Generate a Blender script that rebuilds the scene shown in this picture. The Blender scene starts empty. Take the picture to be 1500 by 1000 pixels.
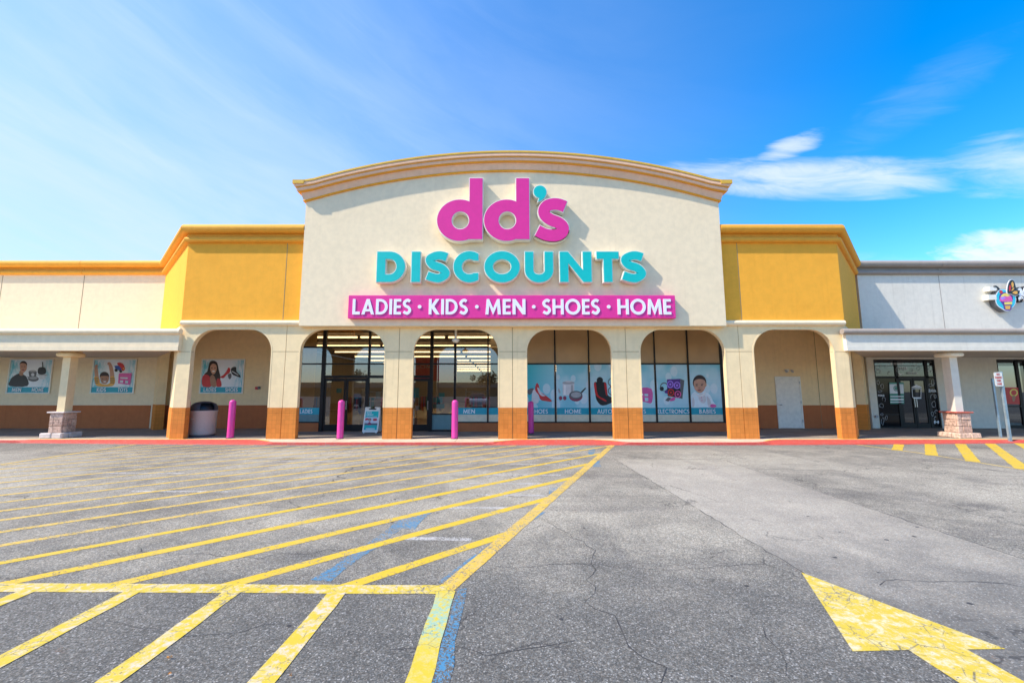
import bpy, bmesh, math, random
from mathutils import Vector
from mathutils.geometry import tessellate_polygon
R = math.radians
rnd = random.Random(7)
scene = bpy.context.scene
COL = scene.collection

# ------------------------------------------------------------------ camera
cam_d = bpy.data.cameras.new('camera')
cam = bpy.data.objects.new('camera', cam_d); COL.objects.link(cam)
cam_d.sensor_width = 36; cam_d.lens = 610 / 1500 * 36; cam_d.shift_x = 0.01
cam_d.clip_start = .05; cam_d.clip_end = 3000
cam.location = (0, 0, 1.68); cam.rotation_euler = (R(90) + math.atan(73 / 610), 0, 0)
scene.camera = cam

# ------------------------------------------------------------------ light
SUN = Vector((-1, -.37, 1.12)).normalized()          # direction towards the sun
sun_d = bpy.data.lights.new('sun', 'SUN'); sun_d.energy = 2.8; sun_d.angle = R(.9); sun_d.color = (1, .93, .82)
sun = bpy.data.objects.new('sun', sun_d); COL.objects.link(sun)
sun.rotation_euler = (-SUN).to_track_quat('-Z', 'Y').to_euler()
scene.view_settings.view_transform = 'Standard'; scene.view_settings.look = 'None'
scene.view_settings.exposure = 1.14; scene.view_settings.gamma = 1
scene.view_settings.use_curve_mapping = False

world = bpy.data.worlds.new('World'); scene.world = world; world.use_nodes = True
wt = world.node_tree; wn = wt.nodes; wn.clear()
def N(nt, typ, **kw):
    n = nt.nodes.new(typ)
    for k, v in kw.items():
        if k[0] == '_': n.inputs[int(k[1:])].default_value = v
        else: setattr(n, k, v)
    return n
def math_(nt, op, a, b=None, c=None, clamp=False):
    n = nt.nodes.new('ShaderNodeMath'); n.operation = op; n.use_clamp = clamp
    for i, v in enumerate((a, b, c)):
        if v is None: continue
        if isinstance(v, (int, float)): n.inputs[i].default_value = v
        else: nt.links.new(v, n.inputs[i])
    return n.outputs[0]
def mixc(nt, fac, a, b, blend='MIX'):
    n = nt.nodes.new('ShaderNodeMix'); n.data_type = 'RGBA'; n.blend_type = blend
    for sock, v in ((n.inputs[0], fac), (n.inputs[6], a), (n.inputs[7], b)):
        if isinstance(v, (int, float)): sock.default_value = v
        elif isinstance(v, tuple): sock.default_value = (*v[:3], 1)
        else: nt.links.new(v, sock)
    return n.outputs[2]
def noise(nt, vec, scale, detail=4, rough=.55, dist=0.):
    n = nt.nodes.new('ShaderNodeTexNoise'); n.inputs['Scale'].default_value = scale
    n.inputs['Detail'].default_value = detail; n.inputs['Roughness'].default_value = rough
    n.inputs['Distortion'].default_value = dist
    if vec is not None: nt.links.new(vec, n.inputs['Vector'])
    return n.outputs['Fac']
def mapr(nt, v, a, b, c=0., d=1., smooth=True):
    n = nt.nodes.new('ShaderNodeMapRange'); n.interpolation_type = 'SMOOTHSTEP' if smooth else 'LINEAR'
    nt.links.new(v, n.inputs[0])
    for i, x in enumerate((a, b, c, d)): n.inputs[i + 1].default_value = x
    return n.outputs[0]
def mapping(nt, vec, scale=(1, 1, 1), rot=(0, 0, 0), loc=(0, 0, 0)):
    n = nt.nodes.new('ShaderNodeMapping'); nt.links.new(vec, n.inputs[0])
    n.inputs['Scale'].default_value = scale; n.inputs['Rotation'].default_value = rot; n.inputs['Location'].default_value = loc
    return n.outputs[0]

sky = N(wt, 'ShaderNodeTexSky', sky_type='NISHITA', sun_disc=False)
sky.sun_elevation = math.asin(SUN.z); sky.sun_rotation = math.atan2(SUN.x, SUN.y) % (2 * math.pi)
sky.air_density = 1.0; sky.dust_density = .6; sky.ozone_density = 3.0; sky.altitude = 0
tc = N(wt, 'ShaderNodeTexCoord'); DIR = tc.outputs['Generated']
sep = N(wt, 'ShaderNodeSeparateXYZ'); wt.links.new(DIR, sep.inputs[0])
sx, sy, sz = sep.outputs
hs = N(wt, 'ShaderNodeHueSaturation'); wt.links.new(sky.outputs[0], hs.inputs['Color'])
hs.inputs['Saturation'].default_value = 1.45; hs.inputs['Value'].default_value = 1.08; hs.inputs['Hue'].default_value = .503
# clouds are laid out by compass direction and height
azn = math_(wt, 'ARCTAN2', sx, sy); eln = math_(wt, 'ARCSINE', sz)
cv = N(wt, 'ShaderNodeCombineXYZ'); wt.links.new(azn, cv.inputs[0]); wt.links.new(math_(wt, 'ADD', eln, math_(wt, 'MULTIPLY', azn, .30)), cv.inputs[1]); wt.links.new(sz, cv.inputs[2])
veil_n = noise(wt, mapping(wt, cv.outputs[0], (1.0, 4.2, 1)), 1.7, 6, .55, .5)
fine_n = noise(wt, mapping(wt, cv.outputs[0], (2.2, 11, 1)), 1.9, 8, .62, .9)
# thin high haze, denser on the sun's side of the sky
dsun = N(wt, 'ShaderNodeVectorMath', operation='DOT_PRODUCT'); wt.links.new(DIR, dsun.inputs[0]); dsun.inputs[1].default_value = (-.96, .28, .0)
side = mapr(wt, dsun.outputs['Value'], -.12, .86, 0, 1, False)
low = mapr(wt, sz, .05, .95, 1.0, .25, False)
base_v = math_(wt, 'POWER', mapr(wt, dsun.outputs['Value'], -.45, .78, 0, 1, False), 1.25)
veil = math_(wt, 'MULTIPLY', math_(wt, 'MULTIPLY', base_v, low), mapr(wt, veil_n, .3, .7, .80, 1.16))
veil = math_(wt, 'ADD', math_(wt, 'MULTIPLY', veil, 1.0), math_(wt, 'MULTIPLY', mapr(wt, fine_n, .42, .75), math_(wt, 'MULTIPLY', side, .08)), clamp=True)
def blob(az, el, waz, wel, tilt=0.):
    """soft cloud mass round a compass direction (az from +Y to +X, degrees)"""
    da = math_(wt, 'SUBTRACT', azn, R(az)); de = math_(wt, 'SUBTRACT', math_(wt, 'SUBTRACT', eln, R(el)), math_(wt, 'MULTIPLY', da, tilt))
    q = math_(wt, 'ADD', math_(wt, 'POWER', math_(wt, 'ABSOLUTE', math_(wt, 'DIVIDE', da, R(waz))), 2), math_(wt, 'POWER', math_(wt, 'ABSOLUTE', math_(wt, 'DIVIDE', de, R(wel))), 2))
    return math_(wt, 'SUBTRACT', 1, q, clamp=True)
strk = noise(wt, mapping(wt, cv.outputs[0], (3.0, 13.0, 1), (0, 0, -.08)), 2.2, 9, .6, .8)
puff = noise(wt, mapping(wt, cv.outputs[0], (5, 9, 1)), 3.0, 10, .6, .4)
def cl(b, nz, lo, hi, k):
    return math_(wt, 'MULTIPLY', math_(wt, 'MULTIPLY', mapr(wt, math_(wt, 'ADD', math_(wt, 'MULTIPLY', b, .50), nz), lo, hi), k), mapr(wt, b, 0., .22))
c1 = cl(blob(37.5, 23.0, 17, 2.5, -.28), strk, .52, 1.16, .74)
c2 = cl(blob(36.5, 26.5, 4.5, 1.6, .05), strk, .66, 1.08, .66)
c3 = cl(blob(53, 11.2, 9.5, 3.3, -.10), puff, .62, .95, .85)
c4 = cl(blob(55, 18.6, 8.5, 3.6, -.25), strk, .56, 1.25, .66)
c5 = cl(blob(47, 27, 9, 3.5, .3), strk, .66, 1.5, .14)
c6 = cl(blob(40, 12.5, 10, 2.6, -.2), strk, .60, 1.25, .30)
cw = c1
for c in (c2, c3, c4, c5, c6): cw = math_(wt, 'MAXIMUM', cw, c)
col = mixc(wt, veil, hs.outputs[0], (2.35, 2.92, 3.8))
col = mixc(wt, cw, col, (3.3, 3.5, 3.85))
bg = N(wt, 'ShaderNodeBackground'); bg.inputs[1].default_value = .142
wt.links.new(col, bg.inputs[0])
wo = N(wt, 'ShaderNodeOutputWorld'); wt.links.new(bg.outputs[0], wo.inputs[0])

# ------------------------------------------------------------------ materials
MATS = {}
def newmat(name):
    m = bpy.data.materials.new(name); m.use_nodes = True; nt = m.node_tree
    b = nt.nodes['Principled BSDF']; MATS[name] = m
    return m, nt, b
def wpos(nt):
    return nt.nodes.new('ShaderNodeNewGeometry').outputs['Position']
def setbump(nt, b, h, strength=.3, dist=.01):
    n = nt.nodes.new('ShaderNodeBump'); n.inputs['Strength'].default_value = strength; n.inputs['Distance'].default_value = dist
    nt.links.new(h, n.inputs['Height']); nt.links.new(n.outputs[0], b.inputs['Normal'])
def plain(name, c, rough=.6, metal=0., var=.06, bump=0., scale=6.):
    m, nt, b = newmat(name)
    p = wpos(nt); f = noise(nt, p, scale, 4)
    lo = tuple(x * (1 - var) for x in c); hi = tuple(min(1, x * (1 + var)) for x in c)
    nt.links.new(mixc(nt, mapr(nt, f, .3, .7), lo, hi), b.inputs['Base Color'])
    b.inputs['Roughness'].default_value = rough; b.inputs['Metallic'].default_value = metal
    if bump: setbump(nt, b, noise(nt, p, 60, 3), bump, .006)
    return m
def stucco(name, c, dirt=(.5, .44, .36), amt=.16, grid=0., rough=.9):
    """painted render: trowel mottling, rain streaks, fine grain"""
    m, nt, b = newmat(name); p = wpos(nt)
    big = noise(nt, p, .7, 5, .6); mid = noise(nt, p, 5, 5, .6)
    st = noise(nt, mapping(nt, p, (3.2, 3.2, .16)), 2.2, 5, .65)
    st2 = noise(nt, mapping(nt, p, (9, 9, .5)), 1.5, 3, .6)
    c0 = mixc(nt, mapr(nt, mid, .3, .7), tuple(x * .955 for x in c), tuple(min(1, x * 1.035) for x in c))
    c1_ = mixc(nt, math_(nt, 'MULTIPLY', mapr(nt, st, .52, .78), amt), c0, tuple(a * b_ for a, b_ in zip(c, dirt)))
    c2_ = mixc(nt, math_(nt, 'MULTIPLY', mapr(nt, big, .48, .75), amt * .6), c1_, tuple(a * b_ for a, b_ in zip(c, dirt)))
    c3_ = mixc(nt, math_(nt, 'MULTIPLY', mapr(nt, st2, .6, .8), amt * .35), c2_, tuple(x * .6 for x in c))
    h = math_(nt, 'ADD', noise(nt, p, 90, 3), math_(nt, 'MULTIPLY', noise(nt, p, 9, 3), 1.3))
    out = c3_
    if grid:
        s2 = nt.nodes.new('ShaderNodeSeparateXYZ'); nt.links.new(p, s2.inputs[0])
        k = nt.nodes.new('ShaderNodeCombineXYZ')
        nt.links.new(math_(nt, 'ADD', s2.outputs[0], s2.outputs[1]), k.inputs[0]); nt.links.new(s2.outputs[2], k.inputs[1])
        br = nt.nodes.new('ShaderNodeTexBrick'); nt.links.new(k.outputs[0], br.inputs['Vector'])
        br.offset = 0; br.inputs['Scale'].default_value = 1; br.inputs['Brick Width'].default_value = grid
        br.inputs['Row Height'].default_value = grid; br.inputs['Mortar Size'].default_value = .006; br.inputs['Mortar Smooth'].default_value = .3
        br.inputs['Color1'].default_value = (.93, .93, .93, 1); br.inputs['Color2'].default_value = (1.05, 1.05, 1.05, 1); br.inputs['Mortar'].default_value = (.78, .78, .78, 1)
        out = mixc(nt, 1., out, br.outputs['Color'], 'MULTIPLY')
        h = math_(nt, 'SUBTRACT', h, math_(nt, 'MULTIPLY', br.outputs['Fac'], 2.0))
    nt.links.new(out, b.inputs['Base Color']); b.inputs['Roughness'].default_value = rough
    b.inputs['Specular IOR Level'].default_value = .25
    setbump(nt, b, h, .22, .008)
    return m
stucco('cream', (.91, .69, .39), amt=.16)
stucco('cream_pale', (.90, .72, .475), amt=.08)
stucco('yellow', (.94, .425, .045), dirt=(.75, .62, .4), amt=.22)
stucco('yellow_trim', (.86, .39, .045), dirt=(.7, .6, .4), amt=.25, rough=.7)
stucco('peach_trim', (.90, .56, .36), dirt=(.7, .6, .5), amt=.25)
stucco('cap_yellow', (.74, .44, .06), dirt=(.6, .5, .4), amt=.35, rough=.55)
stucco('orange_block', (.70, .24, .045), dirt=(.6, .5, .4), amt=.4, grid=.145)
stucco('brown_wall', (.52, .165, .06), dirt=(.6, .5, .45), amt=.3)
stucco('grey_stucco', (.76, .70, .585), dirt=(.6, .58, .55), amt=.28)
stucco('taupe_trim', (.36, .30, .25), dirt=(.6, .55, .5), amt=.3)
stucco('soffit', (.62, .52, .43), amt=.25)
stucco('joint_dark', (.33, .24, .14), amt=.2)
plain('frame_dark', (.014, .012, .012), .45, 0.); MATS['frame_dark'].node_tree.nodes['Principled BSDF'].inputs['Specular IOR Level'].default_value = .25
plain('spandrel', (.50, .32, .15), .5, var=.08, scale=1.2)
plain('white_paint', (.84, .80, .70), .5)
plain('cream_return', (.82, .78, .66), .5)
plain('sign_magenta', (.78, .025, .27), .42, var=.03)
plain('sign_teal', (.0, .50, .455), .42, var=.03)
plain('bollard_pink', (.74, .05, .31), .36, var=.05)
plain('sign_white', (.86, .84, .92), .45, var=.02)
plain('film_teal', (.0, .36, .46), .4, var=.05)
plain('film_cream', (.78, .70, .50), .5)
plain('film_green', (.12, .24, .25), .4)
plain('can_body', (.62, .50, .42), .8, var=.12, bump=.5, scale=60)
plain('can_lid', (.075, .072, .085), .5)
plain('steel_post', (.33, .42, .47), .45, .5, var=.12)
plain('print_red', (.62, .02, .02), .4); plain('print_black', (.012, .012, .014), .4)
plain('print_grey', (.42, .41, .42), .4); plain('print_lgrey', (.68, .68, .70), .4); plain('print_dgrey', (.12, .12, .13), .4)
plain('print_skin', (.60, .32, .21), .5); plain('print_skin2', (.44, .22, .13), .5); plain('print_hair', (.035, .018, .012), .5)
plain('print_pink', (.75, .10, .36), .4); plain('print_blue', (.03, .09, .42), .4); plain('print_purple', (.10, .03, .25), .4)
plain('print_orange', (.80, .40, .06), .4); plain('print_yellow', (.85, .68, .12), .4); plain('print_babyblue', (.78, .90, .95), .4)
plain('print_rose', (.68, .34, .26), .5); plain('print_violet', (.42, .22, .80), .4); plain('print_cyan', (.02, .50, .62), .4); plain('print_white', (.85, .85, .85), .4)
plain('print_maroon', (.28, .03, .08), .4); plain('print_green', (.03, .22, .16), .4)
plain('leaf_orange', (.62, .26, .06), .7)
plain('shop_red', (.55, .03, .05), .6); plain('shop_ceiling', (.16, .12, .09), .8); plain('shop_wall', (.36, .31, .26), .8)
plain('shop_floor', (.34, .32, .30), .25); plain('rack_chrome', (.5, .5, .5), .3, .8)
plain('far_tan', (.40, .27, .15), .8); plain('car_red', (.35, .02, .03), .25); plain('car_white', (.75, .75, .75), .25); plain('car_dark', (.04, .04, .05), .2)
plain('tyre', (.02, .02, .02), .8); plain('car_glass', (.02, .025, .03), .08)
plain('stone_pink', (.62, .43, .32), .85, var=.28, bump=.8, scale=14)
plain('stone_grey', (.52, .34, .25), .85, var=.30, bump=.8, scale=14)
plain('stone_cap', (.66, .56, .50), .8, var=.12, bump=.5)
plain('cap_red', (.50, .12, .08), .7, var=.15)
plain('mortar', (.34, .26, .21), .9)
# lit fluorescent tube
m, nt, b = newmat('tube_light'); b.inputs['Base Color'].default_value = (.8, .7, .5, 1)
b.inputs['Emission Color'].default_value = (1, .68, .32, 1); b.inputs['Emission Strength'].default_value = 3.2
# thin window glass
m, nt, b = newmat('glass'); nt.nodes.remove(b)
tr = N(nt, 'ShaderNodeBsdfTransparent'); tr.inputs[0].default_value = (.40, .405, .41, 1)
gl = N(nt, 'ShaderNodeBsdfGlossy'); gl.inputs['Roughness'].default_value = .0; gl.inputs[0].default_value = (.85, .9, .95, 1)
fr = N(nt, 'ShaderNodeFresnel'); fr.inputs[0].default_value = 1.5
fac = math_(nt, 'MULTIPLY', fr.outputs[0], 3.9, clamp=True)
mx = N(nt, 'ShaderNodeMixShader'); nt.links.new(math_(nt, 'MINIMUM', fac, .9), mx.inputs[0]); nt.links.new(tr.outputs[0], mx.inputs[1]); nt.links.new(gl.outputs[0], mx.inputs[2])
nt.links.new(mx.outputs[0], nt.nodes['Material Output'].inputs[0])
m, nt, b = newmat('black_film'); b.inputs['Base Color'].default_value = (.008, .008, .009, 1); b.inputs['Roughness'].default_value = .06; b.inputs['Specular IOR Level'].default_value = .2
m, nt, b = newmat('glass_tinted'); nt.nodes.remove(b)
tr = N(nt, 'ShaderNodeBsdfTransparent'); tr.inputs[0].default_value = (.08, .085, .09, 1); gl = N(nt, 'ShaderNodeBsdfGlossy'); gl.inputs['Roughness'].default_value = .0; gl.inputs[0].default_value = (.7, .75, .8, 1)
fr = N(nt, 'ShaderNodeFresnel'); fr.inputs[0].default_value = 1.5; mx = N(nt, 'ShaderNodeMixShader'); nt.links.new(math_(nt, 'MULTIPLY', fr.outputs[0], 2.2, clamp=True), mx.inputs[0]); nt.links.new(tr.outputs[0], mx.inputs[1]); nt.links.new(gl.outputs[0], mx.inputs[2]); nt.links.new(mx.outputs[0], nt.nodes['Material Output'].inputs[0])
# printed window film: halftone dots, pale bokeh discs, teal fade
def film_mat(name, teal_left):
    m, nt, b = newmat(name); p = wpos(nt)
    s2 = nt.nodes.new('ShaderNodeSeparateXYZ'); nt.links.new(p, s2.inputs[0])
    px = math_(nt, 'SUBTRACT', math_(nt, 'FRACT', math_(nt, 'MULTIPLY', s2.outputs[0], 19)), .5)
    pz = math_(nt, 'SUBTRACT', math_(nt, 'FRACT', math_(nt, 'MULTIPLY', s2.outputs[2], 19)), .5)
    rr = math_(nt, 'SQRT', math_(nt, 'ADD', math_(nt, 'MULTIPLY', px, px), math_(nt, 'MULTIPLY', pz, pz)))
    dots = mapr(nt, rr, .30, .40, 1., 0.)
    vo = nt.nodes.new('ShaderNodeTexVoronoi'); nt.links.new(mapping(nt, p, (1, .01, .72)), vo.inputs['Vector']); vo.inputs['Scale'].default_value = 1.9
    bok = mapr(nt, vo.outputs['Distance'], .30, .34, .55, 0.)
    big = mapr(nt, noise(nt, p, .9, 2), .35, .65)
    if teal_left is None: base = mixc(nt, big, (.22, .62, .72), (.55, .80, .86))
    else: base = mixc(nt, mapr(nt, s2.outputs[0], teal_left, teal_left + 1.7), (.0, .50, .58), (.35, .70, .80))
    c0 = mixc(nt, bok, base, (.88, .93, .95))
    c0 = mixc(nt, math_(nt, 'MULTIPLY', dots, .28), c0, (.20, .40, .52))
    nt.links.new(c0, b.inputs['Base Color']); b.inputs['Roughness'].default_value = .35
film_mat('film_print', None); film_mat('film_print_teal', .8)
def poster_mat():
    m, nt, b = newmat('poster_bg'); p = nt.nodes.new('ShaderNodeTexCoord').outputs['Object']
    s2 = nt.nodes.new('ShaderNodeSeparateXYZ'); nt.links.new(p, s2.inputs[0])
    e = mapr(nt, math_(nt, 'ABSOLUTE', math_(nt, 'SUBTRACT', s2.outputs[0], .95)), .25, .95, 0., 1.)
    f = noise(nt, mapping(nt, p, (3, 1, .8)), 3, 4, .6, .6)
    c0 = mixc(nt, math_(nt, 'MULTIPLY', mapr(nt, f, .3, .65), e), (.84, .87, .90), (.05, .50, .60))
    nt.links.new(c0, b.inputs['Base Color']); b.inputs['Roughness'].default_value = .4
poster_mat()

# asphalt, shared between the ground and the paint that wears through to it
def asphalt_color(nt, p, light=0.):
    big = noise(nt, p, .22, 4, .6); mid = noise(nt, p, 1.5, 6, .65, .4); streak = noise(nt, mapping(nt, p, (.25, 1.2, 1), (0, 0, .12)), .9, 5, .6)
    c0 = mixc(nt, mapr(nt, big, .34, .66), (.205, .184, .148), (.395, .352, .275))
    c0 = mixc(nt, mapr(nt, mid, .38, .72, 0, .55), c0, (.445, .395, .31))
    c0 = mixc(nt, mapr(nt, streak, .52, .72, 0, .5), c0, (.145, .130, .114))
    s2 = nt.nodes.new('ShaderNodeSeparateXYZ'); nt.links.new(p, s2.inputs[0])
    # asphalt colour gets darker towards the nearest bay
    wob = math_(nt, 'ADD', s2.outputs[1], math_(nt, 'MULTIPLY', math_(nt, 'SUBTRACT', mid, .5), 3.2))
    near = mapr(nt, wob, 2.8, 6.2, .80, 0.)
    oil = noise(nt, p, .8, 3, .5); c0 = mixc(nt, mapr(nt, oil, .60, .72, 0, .45), c0, (.115, .105, .096))
    sm_ = noise(nt, mapping(nt, p, (1.6, .22, 1), (0, 0, .1)), 1.2, 4, .6); c0 = mixc(nt, mapr(nt, sm_, .56, .70, 0, .35), c0, (.15, .135, .12))
    gut = mapr(nt, math_(nt, 'ADD', s2.outputs[1], math_(nt, 'MULTIPLY', math_(nt, 'SUBTRACT', mid, .5), 2.2)), 11.9, 13.4, 0., .55)
    c0 = mixc(nt, gut, c0, (.15, .138, .125))
    if light:
        fade = math_(nt, 'MULTIPLY', mapr(nt, math_(nt, 'ADD', s2.outputs[1], math_(nt, 'MULTIPLY', math_(nt, 'SUBTRACT', big, .5), 5.)), 9.0, 10.6, 1., 0.), mapr(nt, math_(nt, 'ADD', s2.outputs[0], math_(nt, 'MULTIPLY', math_(nt, 'SUBTRACT', mid, .5), 2.)), 4.6, 5.5, 1., .45))
        c0 = mixc(nt, math_(nt, 'MULTIPLY', fade, light), c0, (.44, .39, .318))
    c0 = mixc(nt, near, c0, (.098, .096, .090))
    vo = nt.nodes.new('ShaderNodeTexVoronoi'); nt.links.new(p, vo.inputs['Vector']); vo.inputs['Scale'].default_value = 120
    vs = nt.nodes.new('ShaderNodeSeparateColor'); nt.links.new(vo.outputs['Color'], vs.inputs[0])
    vo2 = nt.nodes.new('ShaderNodeTexVoronoi'); nt.links.new(p, vo2.inputs['Vector']); vo2.inputs['Scale'].default_value = 55
    vs2 = nt.nodes.new('ShaderNodeSeparateColor'); nt.links.new(vo2.outputs['Color'], vs2.inputs[0])
    g = math_(nt, 'ADD', math_(nt, 'MULTIPLY', math_(nt, 'POWER', vs.outputs[0], 2.0), 1.0), .62)
    g = math_(nt, 'MULTIPLY', g, math_(nt, 'ADD', math_(nt, 'MULTIPLY', vs2.outputs[0], .40), .80))
    if light: g = math_(nt, 'ADD', math_(nt, 'MULTIPLY', g, .55), .47)
    gg = nt.nodes.new('ShaderNodeCombineColor')
    for i in range(3): nt.links.new(g, gg.inputs[i])
    c0 = mixc(nt, 1., c0, gg.outputs[0], 'MULTIPLY')
    tint = mixc(nt, vs.outputs[1], (1.07, 1.0, .93), (.94, 1.0, 1.06))
    c0 = mixc(nt, 1., c0, tint, 'MULTIPLY')
    stone = mapr(nt, vs.outputs[2], .955, .985, 0, .7)
    c0 = mixc(nt, stone, c0, (.46, .43, .39))
    rust = math_(nt, 'MULTIPLY', mapr(nt, noise(nt, p, 2.3, 4), .66, .74), mapr(nt, vs.outputs[1], .8, .9))
    c0 = mixc(nt, math_(nt, 'MULTIPLY', rust, .6), c0, (.28, .13, .05))
    # hairline crazing
    vc = nt.nodes.new('ShaderNodeTexVoronoi'); vc.feature = 'DISTANCE_TO_EDGE'
    dv = nt.nodes.new('ShaderNodeVectorMath'); dv.operation = 'ADD'
    nn = nt.nodes.new('ShaderNodeTexNoise'); nt.links.new(p, nn.inputs['Vector']); nn.inputs['Scale'].default_value = 2.2; nn.inputs['Detail'].default_value = 6
    sc = nt.nodes.new('ShaderNodeVectorMath'); sc.operation = 'SCALE'; sc.inputs['Scale'].default_value = .9; nt.links.new(nn.outputs['Color'], sc.inputs[0])
    nt.links.new(p, dv.inputs[0]); nt.links.new(sc.outputs[0], dv.inputs[1]); nt.links.new(dv.outputs[0], vc.inputs['Vector']); vc.inputs['Scale'].default_value = .55
    crk = math_(nt, 'MULTIPLY', mapr(nt, vc.outputs['Distance'], .002, .011, 1., 0.), mapr(nt, noise(nt, p, .55, 3), .48, .60))
    c0 = mixc(nt, math_(nt, 'MULTIPLY', crk, .6), c0, (.035, .033, .033))
    return c0, g, crk
def asphalt_mat(name, light=0.):
    m, nt, b = newmat(name); p = wpos(nt); c0, g, crk = asphalt_color(nt, p, light)
    nt.links.new(c0, b.inputs['Base Color']); b.inputs['Roughness'].default_value = .88; b.inputs['Specular IOR Level'].default_value = .3
    setbump(nt, b, math_(nt, 'SUBTRACT', g, crk), .55 if not light else .3, .004)
asphalt_mat('asphalt'); asphalt_mat('asphalt_light', .50)
def paint_mat(name, c, wear, pale=(.70, .62, .42), palefac=.5, blue=0.):
    m, nt, b = newmat(name); p = wpos(nt); a, g, crk = asphalt_color(nt, p)
    w1 = noise(nt, p, 26, 5, .7); w2 = noise(nt, p, 2.6, 4, .6); w3 = noise(nt, p, 10, 7, .72, .6)
    cc = mixc(nt, mapr(nt, math_(nt, 'ADD', math_(nt, 'MULTIPLY', w3, .65), math_(nt, 'MULTIPLY', w1, .35)), .46, .60, 0, palefac), c, pale)
    cc = mixc(nt, mapr(nt, w2, .4, .7, 0, .4), cc, tuple(min(1, x * 1.12) for x in c))
    if blue:
        s2 = nt.nodes.new('ShaderNodeSeparateXYZ'); nt.links.new(p, s2.inputs[0])
        bz = math_(nt, 'MULTIPLY', mapr(nt, math_(nt, 'ADD', math_(nt, 'ABSOLUTE', math_(nt, 'SUBTRACT', s2.outputs[1], 3.35)), math_(nt, 'MULTIPLY', w3, .35)), .35, .6, 1., 0.), mapr(nt, w1, .35, .6))
        cc = mixc(nt, math_(nt, 'MULTIPLY', bz, .75), cc, (.20, .46, .42))
    hole = math_(nt, 'ADD', math_(nt, 'ADD', math_(nt, 'MULTIPLY', w1, .8), math_(nt, 'MULTIPLY', w2, .5)), math_(nt, 'MULTIPLY', math_(nt, 'SUBTRACT', .75, g), .25))
    k = mapr(nt, hole, wear - .03, wear + .07)
    vc = nt.nodes.new('ShaderNodeTexVoronoi'); vc.feature = 'DISTANCE_TO_EDGE'; nt.links.new(mapping(nt, p, (1, 1, 1)), vc.inputs['Vector']); vc.inputs['Scale'].default_value = 9
    k = math_(nt, 'MAXIMUM', k, math_(nt, 'MULTIPLY', mapr(nt, vc.outputs['Distance'], .01, .035, .8, 0.), mapr(nt, w2, .48, .58)))
    nt.links.new(mixc(nt, k, cc, a), b.inputs['Base Color']); b.inputs['Roughness'].default_value = .7
    setbump(nt, b, g, .35, .003)
paint_mat('paint_yellow', (.64, .42, .02), .74, palefac=.25, pale=(.60, .46, .20))
paint_mat('paint_yellow_worn', (.64, .41, .05), .68, pale=(.55, .45, .28))
paint_mat('paint_yellow_old', (.62, .42, .09), .645, pale=(.5, .45, .33))
paint_mat('paint_stall', (.60, .43, .03), .76, pale=(.60, .52, .43), palefac=.9)
paint_mat('paint_stall_blue', (.60, .44, .03), .78, pale=(.56, .50, .25), palefac=.5, blue=1)
paint_mat('paint_arrow', (.60, .43, .04), .76, pale=(.68, .60, .44), palefac=.8)
paint_mat('paint_white_old', (.50, .47, .43), .60, pale=(.38, .36, .34))
paint_mat('paint_blue_old', (.05, .21, .36), .58, pale=(.16, .25, .30), palefac=.8)
paint_mat('paint_red', (.56, .065, .045), .98, pale=(.62, .16, .12), palefac=.5)
paint_mat('paint_edge_yellow', (.82, .48, .07), .98, pale=(.72, .55, .30))
plain('tar', (.045, .043, .042), .7, var=.2)
m, nt, b = newmat('concrete'); p = wpos(nt)
c0 = mixc(nt, mapr(nt, noise(nt, p, 1.1, 6, .65), .3, .7), (.54, .41, .28), (.76, .59, .41))
c0 = mixc(nt, mapr(nt, noise(nt, p, 6, 5, .7), .5, .75, 0, .4), c0, (.27, .22, .18))
nt.links.new(c0, b.inputs['Base Color']); b.inputs['Roughness'].default_value = .85; setbump(nt, b, noise(nt, p, 70, 3), .3, .004)

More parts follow.
